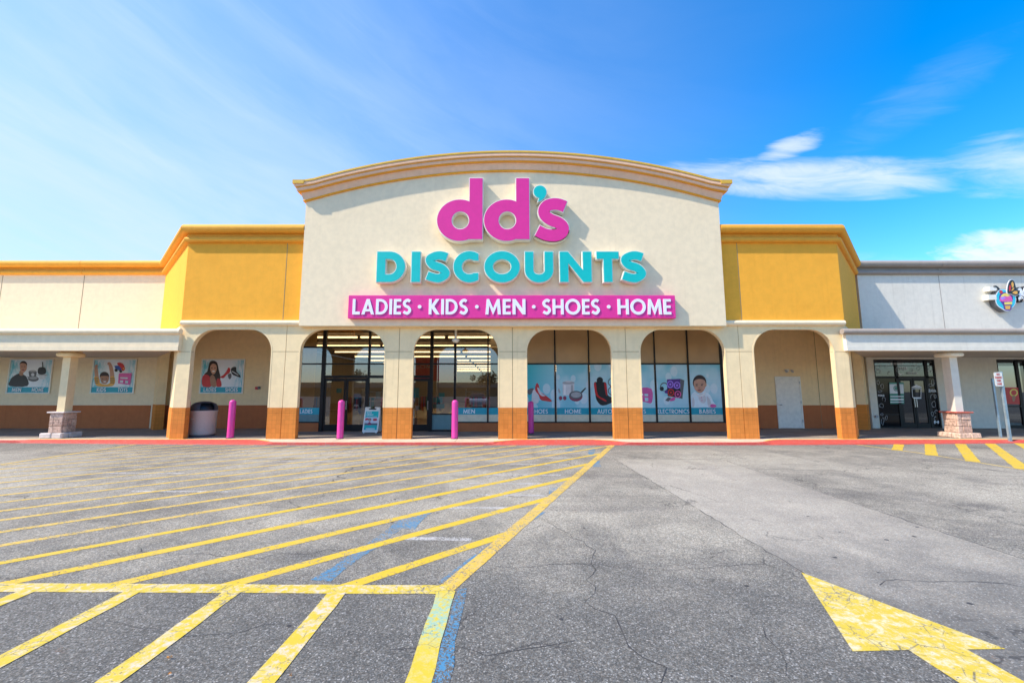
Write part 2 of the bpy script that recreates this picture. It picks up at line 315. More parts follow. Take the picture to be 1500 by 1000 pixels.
# ------------------------------------------------------------------ mesh helpers
def link(name, verts, faces, mats, parent=None, fmat=None, smooth=False):
    me = bpy.data.meshes.new(name); me.from_pydata([tuple(v) for v in verts], [], faces)
    if isinstance(mats, str): mats = [mats]
    for mm in mats: me.materials.append(MATS[mm])
    if fmat: 
        for p_, i in zip(me.polygons, fmat): p_.material_index = i
    if smooth is True:
        for p_ in me.polygons: p_.use_smooth = True
    me.update()
    o = bpy.data.objects.new(name, me); COL.objects.link(o)
    if parent: o.parent = parent
    if smooth == 'auto':
        for p_ in me.polygons: p_.use_smooth = True
        me.set_sharp_from_angle(angle=R(38))
    return o
class MB:
    def __init__(s): s.v = []; s.f = []; s.m = []
    def add(s, v, f, mi=0):
        k = len(s.v); s.v += list(v); s.f += [tuple(i + k for i in q) for q in f]; s.m += [mi] * len(f); return s
    def box(s, x0, x1, y0, y1, z0, z1, mi=0):
        v = [(x, y, z) for z in (z0, z1) for y in (y0, y1) for x in (x0, x1)]
        return s.add(v, [(0, 2, 3, 1), (4, 5, 7, 6), (0, 1, 5, 4), (2, 6, 7, 3), (0, 4, 6, 2), (1, 3, 7, 5)], mi)
    def bevel_box(s, x0, x1, y0, y1, z0, z1, b=.01, mi=0):
        vs = []
        for (z, e) in ((z0, b), (z0 + b, 0), (z1 - b, 0), (z1, b)):
            X0, X1, Y0, Y1 = x0 + e, x1 - e, y0 + e, y1 - e
            vs += [(X0 + (b if e == 0 else 0), Y0, z), (X1 - (b if e == 0 else 0), Y0, z), (X1, Y0 + (b if e == 0 else 0), z), (X1, Y1 - (b if e == 0 else 0), z),
                   (X1 - (b if e == 0 else 0), Y1, z), (X0 + (b if e == 0 else 0), Y1, z), (X0, Y1 - (b if e == 0 else 0), z), (X0, Y0 + (b if e == 0 else 0), z)]
        f = [tuple(range(7, -1, -1)), tuple(range(24, 32))]
        for r_ in range(3):
            for i in range(8): f.append((r_ * 8 + i, r_ * 8 + (i + 1) % 8, r_ * 8 + 8 + (i + 1) % 8, r_ * 8 + 8 + i))
        return s.add(vs, f, mi)
    def lathe(s, cx_, cy_, prof, n=32, mi=0, cap=True):
        vs = [(cx_ + r_ * math.cos(2 * math.pi * i / n), cy_ + r_ * math.sin(2 * math.pi * i / n), z) for r_, z in prof for i in range(n)]
        f = [(j * n + i, j * n + (i + 1) % n, (j + 1) * n + (i + 1) % n, (j + 1) * n + i) for j in range(len(prof) - 1) for i in range(n)]
        if cap: f += [tuple(range(n - 1, -1, -1)), tuple(range((len(prof) - 1) * n, len(prof) * n))]
        return s.add(vs, f, mi)
    def prism(s, loops, y0, y1, mi=0, side_mi=None):
        """loops in x,z (outer first, then holes) extruded from y0 (front) to y1"""
        pts = [p_ for L in loops for p_ in L]
        tris = tessellate_polygon([[Vector((x, z, 0)) for x, z in L] for L in loops])
        n = len(pts); f = []; 
        for t in tris:
            a, b_, c = [pts[i] for i in t]
            ar = (b_[0] - a[0]) * (c[1] - a[1]) - (c[0] - a[0]) * (b_[1] - a[1])
            if abs(ar) < 1e-9: continue
            t = t if ar > 0 else (t[0], t[2], t[1])
            f.append(tuple(t)); 
        fr_ = list(f); bk = [(t[0] + n, t[2] + n, t[1] + n) for t in f]
        v = [(x, y0, z) for x, z in pts] + [(x, y1, z) for x, z in pts]
        sd = []; k = 0
        for L in loops:
            a = sum(L[i][0] * L[(i + 1) % len(L)][1] - L[(i + 1) % len(L)][0] * L[i][1] for i in range(len(L)))
            ccw = a > 0
            hole = L is not loops[0]
            for i in range(len(L)):
                p0, p1 = k + i, k + (i + 1) % len(L)
                q = (p0, p0 + n, p1 + n, p1) if (ccw != hole) else (p0, p1, p1 + n, p0 + n)
                sd.append(q)
            k += len(L)
        s.add(v, fr_ + (bk if abs(y1 - y0) > 1e-6 else []), mi)
        if abs(y1 - y0) > 1e-6:
            s.add(v, sd, mi if side_mi is None else side_mi)
        return s
    def flat(s, loops, y, mi=0):
        pts = [p_ for L in loops for p_ in L]
        for t in tessellate_polygon([[Vector((x, z, 0)) for x, z in L] for L in loops]):
            a, b_, c = [pts[i] for i in t]
            ar = (b_[0] - a[0]) * (c[1] - a[1]) - (c[0] - a[0]) * (b_[1] - a[1])
            if abs(ar) < 1e-10: continue
            if ar < 0: a, c = c, a
            s.add([(q[0], y, q[1]) for q in (a, b_, c)], [(0, 1, 2)], mi)
        return s
    def build(s, name, mats, parent=None, smooth=False):
        return link(name, s.v, s.f, mats, parent, s.m, smooth)
def box(name, x0, x1, y0, y1, z0, z1, mat, parent=None, bev=0):
    m_ = MB(); (m_.bevel_box(x0, x1, y0, y1, z0, z1, bev) if bev else m_.box(x0, x1, y0, y1, z0, z1)); return m_.build(name, mat, parent)
def thing(name, label, cat, loc=(0, 0, 0), group=None):
    o = bpy.data.objects.new(name, None); COL.objects.link(o); o.location = loc; o.empty_display_size = .2
    o['label'] = label; o['category'] = cat
    if group: o['group'] = group
    return o
def under(root, fn):
    """parts are modelled in world coordinates: shift them so that the root sits at its base"""
    before = set(bpy.data.objects); fn()
    for o in [o for o in bpy.data.objects if o not in before and o.parent == root]:
        if o.data:
            pass
def struct(o): o['kind'] = 'structure'; return o
def sweep(path, prof, closed_prof=True):
    """path: list of (point, outward vector); prof: (out, up) pairs. returns verts, faces"""
    v = []; n = len(prof)
    for p_, o_ in path:
        for a, u in prof: v.append((p_[0] + o_[0] * a, p_[1] + o_[1] * a, p_[2] + u))
    f = []
    for i in range(len(path) - 1):
        for j in range(n if closed_prof else n - 1):
            a, b_ = i * n + j, i * n + (j + 1) % n
            f.append((a, a + n, b_ + n, b_))
    f.append(tuple(range(n))); f.append(tuple(range(len(path) * n - 1, (len(path) - 1) * n - 1, -1)))
    return v, f
def plan_path(pts, z, side=1):
    """outward (mitred) vectors for a plan polyline; outward is to the right of travel * side"""
    out = []
    for i, p_ in enumerate(pts):
        ds = []
        if i > 0: d = Vector(pts[i]) - Vector(pts[i - 1]); ds.append(d.normalized())
        if i < len(pts) - 1: d = Vector(pts[i + 1]) - Vector(pts[i]); ds.append(d.normalized())
        ns = [Vector((d.y, -d.x)) * side for d in ds]
        b_ = sum(ns, Vector((0, 0))).normalized(); k = 1 / max(.3, b_.dot(ns[0]))
        out.append(((p_[0], p_[1], z), (b_.x * k, b_.y * k)))
    return out
def roll(cz, r_, o0, n=14):
    """half-round moulding that springs from the wall (o=0) and bulges outward"""
    pr = [(-.02, cz - r_), (o0, cz - r_)]
    pr += [(o0 + r_ * math.sin(math.pi * i / n), cz - r_ * math.cos(math.pi * i / n)) for i in range(1, n)]
    pr += [(o0, cz + r_), (-.02, cz + r_)]
    return pr

# ------------------------------------------------------------------ lettering (own sans-serif capitals, cap height 1)
def arc(cx_, cy_, rx, ry, a0, a1, n=14):
    return [(cx_ + rx * math.cos(R(a0 + (a1 - a0) * i / n)), cy_ + ry * math.sin(R(a0 + (a1 - a0) * i / n))) for i in range(n + 1)]
def smooth_pts(p, per=5):
    out = []
    for i in range(len(p) - 1):
        p0 = p[max(0, i - 1)]; p1 = p[i]; p2 = p[i + 1]; p3 = p[min(len(p) - 1, i + 2)]
        for k in range(per):
            t = k / per
            out.append(tuple(.5 * (2 * b_ + (c - a) * t + (2 * a - 5 * b_ + 4 * c - d) * t * t + (3 * b_ - a - 3 * c + d) * t ** 3) for a, b_, c, d in zip(p0, p1, p2, p3)))
    out.append(tuple(p[-1])); return out
def closed_smooth(p, per=4):
    n = len(p); out = []
    for i in range(n):
        p0, p1, p2, p3 = p[i - 1], p[i], p[(i + 1) % n], p[(i + 2) % n]
        for k in range(per):
            t = k / per
            out.append(tuple(.5 * (2 * b_ + (c - a) * t + (2 * a - 5 * b_ + 4 * c - d) * t * t + (3 * b_ - a - 3 * c + d) * t ** 3) for a, b_, c, d in zip(p0, p1, p2, p3)))
    return out
def ribbon(c, t):
    L = []; Rr = []
    for i, p_ in enumerate(c):
        a = c[max(0, i - 1)]; b_ = c[min(len(c) - 1, i + 1)]
        dx, dy = b_[0] - a[0], b_[1] - a[1]; l = math.hypot(dx, dy) or 1; nx, ny = -dy / l, dx / l
        L.append((p_[0] + nx * t / 2, p_[1] + ny * t / 2)); Rr.append((p_[0] - nx * t / 2, p_[1] - ny * t / 2))
    return L + Rr[::-1]
GW = dict(L=.50, A=.86, D=.80, I=0, E=.50, S=.58, K=.72, M=.96, N=.80, H=.74, O=1.02, C=.80, U=.74, T=.60, R=.60, B=.58, Y=.74, P=.56, F=.48, G=.98, W=1.2, V=.8, Z=.6)
def glyph(ch, t=.18, w=None):
    if w is None: w = t if ch == 'I' else GW.get(ch, .56)
    r_ = lambda x0, x1, z0, z1: [(x0, z0), (x1, z0), (x1, z1), (x0, z1)]
    if ch == 'I' or ch == '1': return [r_(0, t if ch == 'I' else t, 0, 1)]
    if ch == 'L': return [[(0, 0), (w, 0), (w, t), (t, t), (t, 1), (0, 1)]]
    if ch == 'T': return [[(w / 2 - t / 2, 0), (w / 2 + t / 2, 0), (w / 2 + t / 2, 1 - t * .88), (w, 1 - t * .88), (w, 1), (0, 1), (0, 1 - t * .88), (w / 2 - t / 2, 1 - t * .88)]]
    if ch == 'E': return [[(0, 0), (w, 0), (w, t * .9), (t, t * .9), (t, .5 - t * .42), (w * .94, .5 - t * .42), (w * .94, .5 + t * .42), (t, .5 + t * .42), (t, 1 - t * .9), (w, 1 - t * .9), (w, 1), (0, 1)]]
    if ch == 'F': return [[(0, 0), (t, 0), (t, .45 - t * .42), (w * .94, .45 - t * .42), (w * .94, .45 + t * .42), (t, .45 + t * .42), (t, 1 - t * .9), (w, 1 - t * .9), (w, 1), (0, 1)]]
    if ch == 'H': return [[(0, 0), (t, 0), (t, .5 - t * .45), (w - t, .5 - t * .45), (w - t, 0), (w, 0), (w, 1), (w - t, 1), (w - t, .5 + t * .45), (t, .5 + t * .45), (t, 1), (0, 1)]]
    if ch == 'N': return [[(0, 0), (t, 0), (t, .62), (w - t, -.0), (w, 0), (w, 1), (w - t, 1), (w - t, .38), (t, 1), (0, 1)]]
    if ch == 'M':
        a = .08 * w; return [[(0, 0), (t, 0), (t + .05, .58), (w / 2, -.02), (w - t - .05, .58), (w - t, 0), (w, 0), (w - a, 1), (w - a - t * .85, 1), (w / 2, .40), (a + t * .85, 1), (a, 1)]]
    if ch == 'W': return [[(x, 1 - z) for x, z in glyph('M', t, w)[0]][::-1]]
    if ch == 'V' or ch == 'A':
        h = t * .55; m1 = w / 2 - h; xl = lambda z: 1.1 * t + z * m1
        zi = (w / 2 - 1.1 * t) / m1; zb, zc = .20, .20 + t * .8
        out = [(0, 0), (1.1 * t, 0), (xl(zb), zb), (w - xl(zb), zb), (w - 1.1 * t, 0), (w, 0), (w / 2 + h, 1), (w / 2 - h, 1)]
        if ch == 'V': return [[(0, 1), (w / 2 - h, 0), (w / 2 + h, 0), (w, 1), (w - 1.1 * t, 1), (w / 2, 1 - zi), (1.1 * t, 1)]]
        if xl(zc) >= w / 2 - .01: return [out]
        return [out, [(xl(zc), zc), (w - xl(zc), zc), (w / 2, zi)]]
    if ch == 'K': return [[(0, 0), (t, 0), (t, .40), (w - 1.25 * t, 0), (w + .02, 0), (t * .6 + w * .36, .53), (w - .02, 1), (w - 1.25 * t - .02, 1), (t, .62), (t, 1), (0, 1)]]
    if ch == 'Y': return [[(w / 2 - t / 2, 0), (w / 2 + t / 2, 0), (w / 2 + t / 2, .42), (w, 1), (w - 1.15 * t, 1), (w / 2, .60), (1.15 * t, 1), (0, 1), (w / 2 - t / 2, .42)]]
    if ch == 'Z': return [[(0, 0), (w, 0), (w, t), (1.3 * t, t), (w, 1 - t), (w, 1), (0, 1), (0, 1 - t), (w - 1.3 * t, 1 - t), (0, t)]]
    if ch == 'O' or ch == '0': return [arc(w / 2, .5, w / 2, .515, 0, 360, 40)[:-1], arc(w / 2, .5, w / 2 - t, .515 - t * .98, 0, 360, 32)[:-1]]
    if ch == 'D': return [[(0, 0)] + arc(w - .5, .5, .5, .5, -90, 90, 24) + [(0, 1)], [(t, t * .9)] + arc(w - .5, .5, .5 - t, .5 - t * .9, -90, 90, 20) + [(t, 1 - t * .9)]]
    if ch == 'C' or ch == 'G':
        rr = .515; cxx = rr; a = math.degrees(math.acos(min(.98, (w - cxx) / rr))); ri = rr - t * .98; zi = ri * .80
        return [arc(cxx, .5, rr, rr, a, 360 - a, 34) + [(w, .5 - zi * 1.02)] + arc(cxx, .5, ri, ri, 360 - 58, 58, 26) + [(w, .5 + zi * 1.02)]]
    if ch == 'U': return [[(0, 1)] + arc(w / 2, .385, w / 2, .40, 180, 360, 22) + [(w, 1), (w - t, 1)] + arc(w / 2, .385, w / 2 - t, .40 - t * .95, 360, 180, 18) + [(t, 1)]]
    if ch in 'RPB':
        h = .46; oz = [(0, 0)]
        if ch == 'P': return [[(0, 0), (t, 0), (t, .40)] + arc(w - .30, .70, .30, .30, -90, 90, 14) + [(0, 1)], [(t, .40 + t * .85)] + arc(w - .30, .70, .30 - t, .30 - t * .85, -90, 90, 10) + [(t, 1 - t * .85)]]
        if ch == 'R': return [[(0, 0), (t, 0), (t, .38), (w - 1.2 * t, 0), (w + .04, 0), (w * .62, .42)] + arc(w - .30, .70, .29, .30, -70, 90, 12) + [(0, 1)], [(t, .42 + t * .8)] + arc(w - .30, .70, .29 - t, .29 - t * .85, -90, 90, 10) + [(t, 1 - t * .85)]]
        return [[(0, 0)] + arc(w - .28, .28, .28, .28, -90, 80, 12) + arc(w - .30, .76, .25, .24, -70, 90, 12) + [(0, 1)],
                [(t, t * .85)] + arc(w - .28, .28, max(.03, .28 - t), max(.03, .27 - t * .8), -90, 90, 8) + [(t, .54 - t * .3)], [(t, .56 + t * .3)] + arc(w - .30, .76, max(.03, .25 - t), max(.03, .22 - t * .75), -90, 90, 8) + [(t, 1 - t * .85)]]
    if ch == 'S' or ch in '5328':
        k = t
        cl_ = [(w - .10, .90 - k * .30), (w * .62, 1.01 - k * .5), (w * .38, .985 - k * .5), (k * .50, .74), (w * .30, .565), (w * .66, .455), (w - k * .50, .27), (w * .60, k * .48), (w * .36, .005 + k * .5), (.06, .10 + k * .42)]
        if ch == '5': cl_ = [(w - .05, 1 - k * .5), (.2, 1 - k * .5), (.14, .56), (w * .6, .62), (w - k * .5, .33), (w * .55, k * .5), (.04, .16)]
        if ch == '3': cl_ = [(.08, .86), (w * .5, 1 - k * .5), (w - k * .5, .76), (w * .5, .54), (w - k * .5, .30), (w * .5, k * .5), (.06, .16)]
        if ch == '2': cl_ = [(.08, .74), (w * .5, 1 - k * .5), (w - k * .5, .72), (w * .5, .38), (.08, k * .5), (w, k * .5)]
        if ch == '8': return [arc(w / 2, .5, w / 2, .5, 0, 360, 24)[:-1], arc(w / 2, .27, w / 2 - t, .20 - t * .3, 0, 360, 12)[:-1], arc(w / 2, .73, w / 2 - t, .20 - t * .3, 0, 360, 12)[:-1]]
        return [ribbon(smooth_pts(cl_, 6), t)]
    return [r_(0, w, 0, 1)]
def adv(ch, t): return (t if ch in 'I1' else GW.get(ch, .56))
def text_loops(s, x0, x1, z0, h, t=.17, gap=.13):
    """[(char, loops)] laid between x0 and x1 with cap height h"""
    tot = 0
    for i, ch in enumerate(s): tot += (.36 if ch == ' ' else adv(ch, t)) + (gap if i < len(s) - 1 else 0)
    k = (x1 - x0) / tot; x = x0; out = []
    for ch in s:
        if ch == ' ': x += (.36 + gap) * k; continue
        out.append((ch, [[(x + a * k, z0 + b_ * h) for a, b_ in L] for L in glyph(ch, t)])); x += (adv(ch, t) + gap) * k
    return out
def offset_loop(L, e):
    n = len(L); a = sum(L[i][0] * L[(i + 1) % n][1] - L[(i + 1) % n][0] * L[i][1] for i in range(n)); sg = 1 if a > 0 else -1
    out = []
    for i in range(n):
        p0, p1, p2 = L[i - 1], L[i], L[(i + 1) % n]
        d1 = Vector((p1[0] - p0[0], p1[1] - p0[1])); d2 = Vector((p2[0] - p1[0], p2[1] - p1[1]))
        if d1.length < 1e-9 or d2.length < 1e-9: out.append(p1); continue
        d1.normalize(); d2.normalize()
        n1 = Vector((d1.y, -d1.x)) * sg; n2 = Vector((d2.y, -d2.x)) * sg
        b_ = (n1 + n2); b_ = b_.normalized() if b_.length > .2 else n1
        k = min(2.0, 1 / max(.4, b_.dot(n1))); out.append((p1[0] + b_.x * e * k, p1[1] + b_.y * e * k))
    return out

# ================================================================== GROUND
XC = .37                      # centre line of the shop front
YF = 14.30                    # plane of the arcade
YM = 14.05                    # plane of the tall centre block
YS = 16.95                    # plane of the glazed shop front
YB = 18.40                    # plane of the long back walls
ZF = .09                      # pavement height

def grid(name, x0, x1, y0, y1, nx, ny, z, mat):
    v = [(x0 + (x1 - x0) * i / nx, y0 + (y1 - y0) * j / ny, z) for j in range(ny + 1) for i in range(nx + 1)]
    f = [(j * (nx + 1) + i, j * (nx + 1) + i + 1, (j + 1) * (nx + 1) + i + 1, (j + 1) * (nx + 1) + i) for j in range(ny) for i in range(nx)]
    return link(name, v, f, mat)
lot = struct(grid('parking_lot', -900, 900, -900, 900, 8, 8, 0, 'asphalt'))
def sheet(name, pts, z, mat, parent=lot):
    a = sum(pts[i][0] * pts[(i + 1) % len(pts)][1] - pts[(i + 1) % len(pts)][0] * pts[i][1] for i in range(len(pts)))
    if a < 0: pts = pts[::-1]
    m_ = MB()
    for t in tessellate_polygon([[Vector((x, y, 0)) for x, y in pts]]):
        q = [pts[i] for i in t]
        ar = (q[1][0] - q[0][0]) * (q[2][1] - q[0][1]) - (q[2][0] - q[0][0]) * (q[1][1] - q[0][1])
        if abs(ar) < 1e-9: continue
        if ar < 0: q = [q[0], q[2], q[1]]
        m_.add([(x, y, z) for x, y in q], [(0, 1, 2)])
    return m_.build(name, mat, parent)
def stripe(name, a, b_, w, z, mat, jag=.006):
    d = Vector(b_) - Vector(a); L = d.length; d.normalize(); n = Vector((-d.y, d.x)); k = max(2, int(L / .25))
    l = []; r_ = []
    for i in range(k + 1):
        c = Vector(a) + d * (L * i / k)
        l.append(tuple(c + n * (w / 2 + rnd.uniform(-jag, jag)))); r_.append(tuple(c - n * (w / 2 + rnd.uniform(-jag, jag))))
    stripe.k += 1
    return sheet(name, l + r_[::-1], z + stripe.k * 1e-5, mat)
stripe.k = 0
def kerb_y(x):
    t = abs(x - .8) / 16.5
    return 13.40 + .80 * min(1.4, max(0, t - .38)) ** 1.5 * 1.35

sheet('asphalt_patch', [(2.82, 10.5), (2.83, 7), (2.80, 4.2), (2.78, -12), (5.3, -12), (5.26, 4.4), (5.40, 8), (5.46, 10.2), (4.3, 10.7)], .0008, 'asphalt_light')
DA, DB = (-.476, 3.79), (3.47, 13.36)
dirx = (DB[0] - DA[0]) / (DB[1] - DA[1])
def diag_x(y): return DA[0] + (y - DA[1]) * dirx
Z1, Z2, Z3 = .0022, .0032, .0042
ang = math.tan(R(43.6))
offs = [5.12, 6.14, 7.10, 8.06, 9.04, 10.05, 11.0, 11.98, 12.88, 13.86, 14.8, 15.8, 16.8, 17.8, 18.75, 19.7, 20.7, 21.6, 22.6, 23.5]
for i, c in enumerate(offs):
    # y = c + x*ang ; meets the diagonal edge on the right
    xr = (c - DA[1] + DA[0] / dirx) / (1 / dirx - ang) if True else 0
    yr = c + xr * ang
    if yr > 13.3: xr = (13.36 - c) / ang; yr = kerb_y(xr) - .04; 
    xl = max(-11.45, (3.80 - c) / ang); yl = c + xl * ang
    mat = 'paint_yellow' if i < 5 else ('paint_yellow_worn' if i < 11 or i % 3 == 0 else 'paint_yellow_old')
    stripe('hatch_line', (xr - .05, yr - .05 * ang), (xl, yl), .14 if i < 4 else (.115 if i < 9 else .10), Z1, mat)
stripe('boundary_line', (DA[0] - .03, DA[1] - .07), (DB[0], kerb_y(DB[0]) - .03), .16, Z2, 'paint_yellow_worn')
stripe('boundary_line', (-11.5, 3.0), (-11.65, 13.55), .12, Z2, 'paint_yellow_worn')
stripe('stall_head_line', (-11.4, 3.90), (DA[0] + .02, 3.78), .155, Z2, 'paint_stall')
for k, x in enumerate([-.47, -1.38, -2.27, -3.12, -4.02, -4.92, -5.8]):
    stripe('stall_line', (x, 3.76), (x - .09, -2.0), .15, Z3, 'paint_stall_blue' if k == 0 else 'paint_stall', .008)
stripe('old_blue_line', (DA[0] + .14, 3.80), (DA[0] + .02, -2), .10, Z1, 'paint_blue_old', .02)
stripe('old_blue_line', (DA[0] - .05, 3.9), (.55, 6.1), .10, Z1, 'paint_blue_old', .02)
for (a, b_) in [((-1.22, 5.85), (-1.62, 3.95)), ((-1.05, 6.1), (-1.15, 5.35)), ((2.65, 12.6), (2.35, 11.2)), ((.95, 7.6), (.85, 6.9)), ((2.1, 12.7), (1.9, 12.1)), ((2.3, 10.4), (2.15, 9.6))]:
    stripe('old_blue_mark', a, b_, .16, Z1 - .0005, 'paint_blue_old', .03)
for y, x0, x1 in [(5.02, -1.25, -.35), (6.3, -1.0, .1), (7.05, -.55, .7), (7.9, -.6, .9), (8.7, -.3, 1.2), (9.9, .2, 1.5), (10.9, .5, 1.9), (7.3, -6.3, -4.6), (8.9, -8.4, -6.6), (10.4, -5.5, -4.1)]:
    stripe('old_white_line', (x0, y + .02), (x1, y - .02), .10, Z1 - .001, 'paint_white_old', .012)
# hatch in front of the neighbouring shop
stripe('boundary_line', (11.28, 13.52), (11.48, 11.7), .09, Z1, 'paint_yellow_worn')
stripe('boundary_line', (11.48, 11.7), (10.9, 5.0), .09, Z1, 'paint_yellow_old')
for k in range(7):
    c = .90 - .975 * k
    xk = 13.0 + k * .98; yk = kerb_y(xk) - .03
    stripe('hatch_line', (yk - c, yk), (11.35, 11.35 + c), .24, Z2, 'paint_yellow', .008)
# arrow
sheet('arrow_marking', [(2.80, 4.12), (2.285, 2.93), (2.66, 2.945), (2.64, 1.2), (3.03, 1.2), (3.05, 2.95), (3.31, 2.955), (3.06, 3.52)], Z1 + .001, 'paint_arrow')
# cracks and seams
def crack(pts, w, z=.0014, mat='tar', wob=.05):
    out = []
    for i in range(len(pts) - 1):
        a, b_ = Vector(pts[i]), Vector(pts[i + 1]); n = max(2, int((b_ - a).length / .12)); d = (b_ - a).normalized(); q = Vector((-d.y, d.x))
        for k in range(n): out.append(a + (b_ - a) * k / n + q * rnd.gauss(0, wob * .35))
    out.append(Vector(pts[-1])); L = []; Rr = []
    for i, c in enumerate(out):
        d = (out[min(len(out) - 1, i + 1)] - out[max(0, i - 1)]).normalized(); n = Vector((-d.y, d.x)); ww = w * rnd.uniform(.25, 1.1) / 2
        L.append(tuple(c + n * ww)); Rr.append(tuple(c - n * ww))
    m_ = MB(); v = [(x, y, z) for x, y in L + Rr]; n = len(L)
    m_.add(v, [(i, n + i, n + i + 1, i + 1) for i in range(n - 1)])
    return m_.build('crack', mat, lot)
crack([(2.82, 11.2), (2.83, 7), (2.81, 3.9)], .016, wob=.03)
crack([(5.48, 10.6), (5.36, 8), (5.27, 4.2), (5.25, 2)], .016, wob=.03)
crack([(2.2, 12.4), (3.2, 11.6), (3.6, 10.9), (4.6, 10.6), (6.0, 10.9)], .03, wob=.12)
crack([(5.6, 9.4), (7.2, 9.1), (8.4, 9.5), (9.6, 8.7), (12, 8.4)], .022, wob=.15)
crack([(8.6, 10.4), (9.8, 9.9), (11.2, 8.6), (12.5, 7.2)], .022, wob=.12)
crack([(6.0, 12.1), (7.5, 11.8), (10, 12.0)], .02, wob=.12)
crack([(-.4, 4.15), (.6, 4.3), (1.5, 4.2), (2.6, 4.3)], .009, wob=.08)
crack([(.8, 7.2), (.5, 5.9), (.95, 4.8), (.75, 3.6), (1.05, 2.4)], .010, wob=.10)
crack([(1.2, 7.1), (1.9, 7.0), (2.8, 7.0)], .012, wob=.05)
crack([(-1.8, 12.6), (-2.6, 11.2), (-3.3, 9.4), (-3.2, 8.0)], .035, wob=.2)
crack([(-4.2, 6.6), (-3.1, 6.3), (-2.0, 6.5)], .010, wob=.1)
crack([(-3.9, 4.7), (-2.7, 4.45), (-1.5, 4.7), (-.6, 5.4)], .010, wob=.10)
crack([(-2.9, 3.3), (-2.2, 3.1), (-1.6, 3.25)], .007, wob=.06)
crack([(-.75, 2.95), (-.30, 2.98), (-.1, 2.9), (.5, 3.05)], .007, wob=.03)
crack([(1.9, 3.2), (1.7, 2.7), (1.85, 2.2)], .008, wob=.06)
crack([(3.3, 3.9), (4.2, 3.95), (5.4, 3.6), (6.5, 3.8)], .016, wob=.10)
crack([(6.1, 6.8), (7.2, 6.3), (7.9, 5.0)], .014, wob=.10)
for k in range(46):
    x, y = rnd.uniform(-3, 6), rnd.uniform(2.6, 9.5)
    if x < diag_x(max(y, 3.8)) and rnd.random() < .6: x = rnd.uniform(.6, 6)
    r_ = rnd.uniform(.008, .026)
    sheet('tar_spot', [(x + r_ * rnd.uniform(.6, 1.3) * math.cos(a), y + r_ * rnd.uniform(.6, 1.2) * math.sin(a)) for a in [j * math.pi / 4 for j in range(8)]], .0017, 'tar')

# ------------------------------------------------------------------ pavement with red kerb and ramps
def ramp_w(x):
    w = .03
    for a, b_ in ((-15.6, -8.0), (.35, 3.3), (8.9, 17.4)):
        t = max(0, min(1, (x - a + .9) / 1.3)) * max(0, min(1, (b_ + .9 - x) / 1.3)); t = t * t * (3 - 2 * t)
        w = max(w, .03 + min(.68, max(.15, 14.10 - kerb_y(x))) * t)
    return w
xs = [-60, -40, -30] + [-24 + .25 * i for i in range(200)] + [30, 45, 60]
top = []; slabs = MB(); red = MB(); yel = MB()
n = len(xs)
v = [(x, kerb_y(x) + ramp_w(x), ZF) for x in xs] + [(x, 19.0, ZF) for x in xs]
pave = struct(link('sidewalk', v, [(i, i + 1, n + i + 1, n + i) for i in range(n - 1)], 'concrete'))
v = [(x, kerb_y(x), 0) for x in xs] + [(x, kerb_y(x) + .012, ZF * .80 if ramp_w(x) < .1 else ZF * .25) for x in xs] + [(x, kerb_y(x) + ramp_w(x), ZF) for x in xs]
link('kerb_face', v, [(k * n + i, k * n + i + 1, k * n + n + i + 1, k * n + n + i) for k in (0, 1) for i in range(n - 1)], 'paint_red', pave)
seg = [x for x in xs if ramp_w(x) > .12]
runs = []; cur = []
for x in xs:
    if ramp_w(x) > .10: cur.append(x)
    elif cur: runs.append(cur); cur = []
for rn in runs:
    v = [(x, kerb_y(x) + ramp_w(x) + .005, ZF + .004) for x in rn] + [(x, kerb_y(x) + ramp_w(x) + .145, ZF + .004) for x in rn]; k = len(rn)
    link('yellow_ramp_edge', v, [(i, i + 1, k + i + 1, k + i) for i in range(k - 1)], 'paint_edge_yellow', pave)
for x in [-13.2, -9.3, -5.4, -1.5, 2.3, 6.2, 10.1, 14.0, 18, -17, 22, -21]:
    box('slab_joint', x - .008, x + .008, kerb_y(x) + ramp_w(x) + .12, YB - .02, ZF - .01, ZF + .002, 'joint_dark', pave)
box('slab_joint', -24, 24, 15.0, 15.016, ZF - .01, ZF + .0025, 'joint_dark', pave)

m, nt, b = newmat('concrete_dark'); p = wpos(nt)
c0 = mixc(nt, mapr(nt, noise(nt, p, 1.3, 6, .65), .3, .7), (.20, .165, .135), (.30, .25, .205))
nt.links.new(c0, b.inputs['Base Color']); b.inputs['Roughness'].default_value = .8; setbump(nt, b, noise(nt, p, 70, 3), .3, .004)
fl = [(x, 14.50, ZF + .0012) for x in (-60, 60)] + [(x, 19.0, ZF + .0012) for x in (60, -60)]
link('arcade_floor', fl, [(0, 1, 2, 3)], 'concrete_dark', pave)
# ================================================================== DISCOUNT STORE
store = thing('discount_store', 'cream and yellow discount store with arched centre block and arcade on orange pillar bases', 'store', (XC, YF, ZF))
inv = (-XC, -YF, -ZF)
def reparent_shift():
    pass
SP = store
def fix(o, root):
    """mesh given in world coordinates: cancel the root's offset"""
    o.matrix_parent_inverse = root.matrix_world.inverted() if False else o.matrix_parent_inverse
    o.location = tuple(-c for c in root.location); return o
def part(m_, name, mats, root=store, smooth=False):
    return fix(m_.build(name, mats, root, smooth), root)
def pbox(name, x0, x1, y0, y1, z0, z1, mat, root=store, bev=0):
    return fix(box(name, x0, x1, y0, y1, z0, z1, mat, root, bev), root)

# --- arcade: bays of an arch with half a pillar each side, joint in the middle of every pillar
TH = .19
edges = [-11.17] + [XC + 3.91 * k - 1.955 * 4 for k in range(5)] + [11.94]
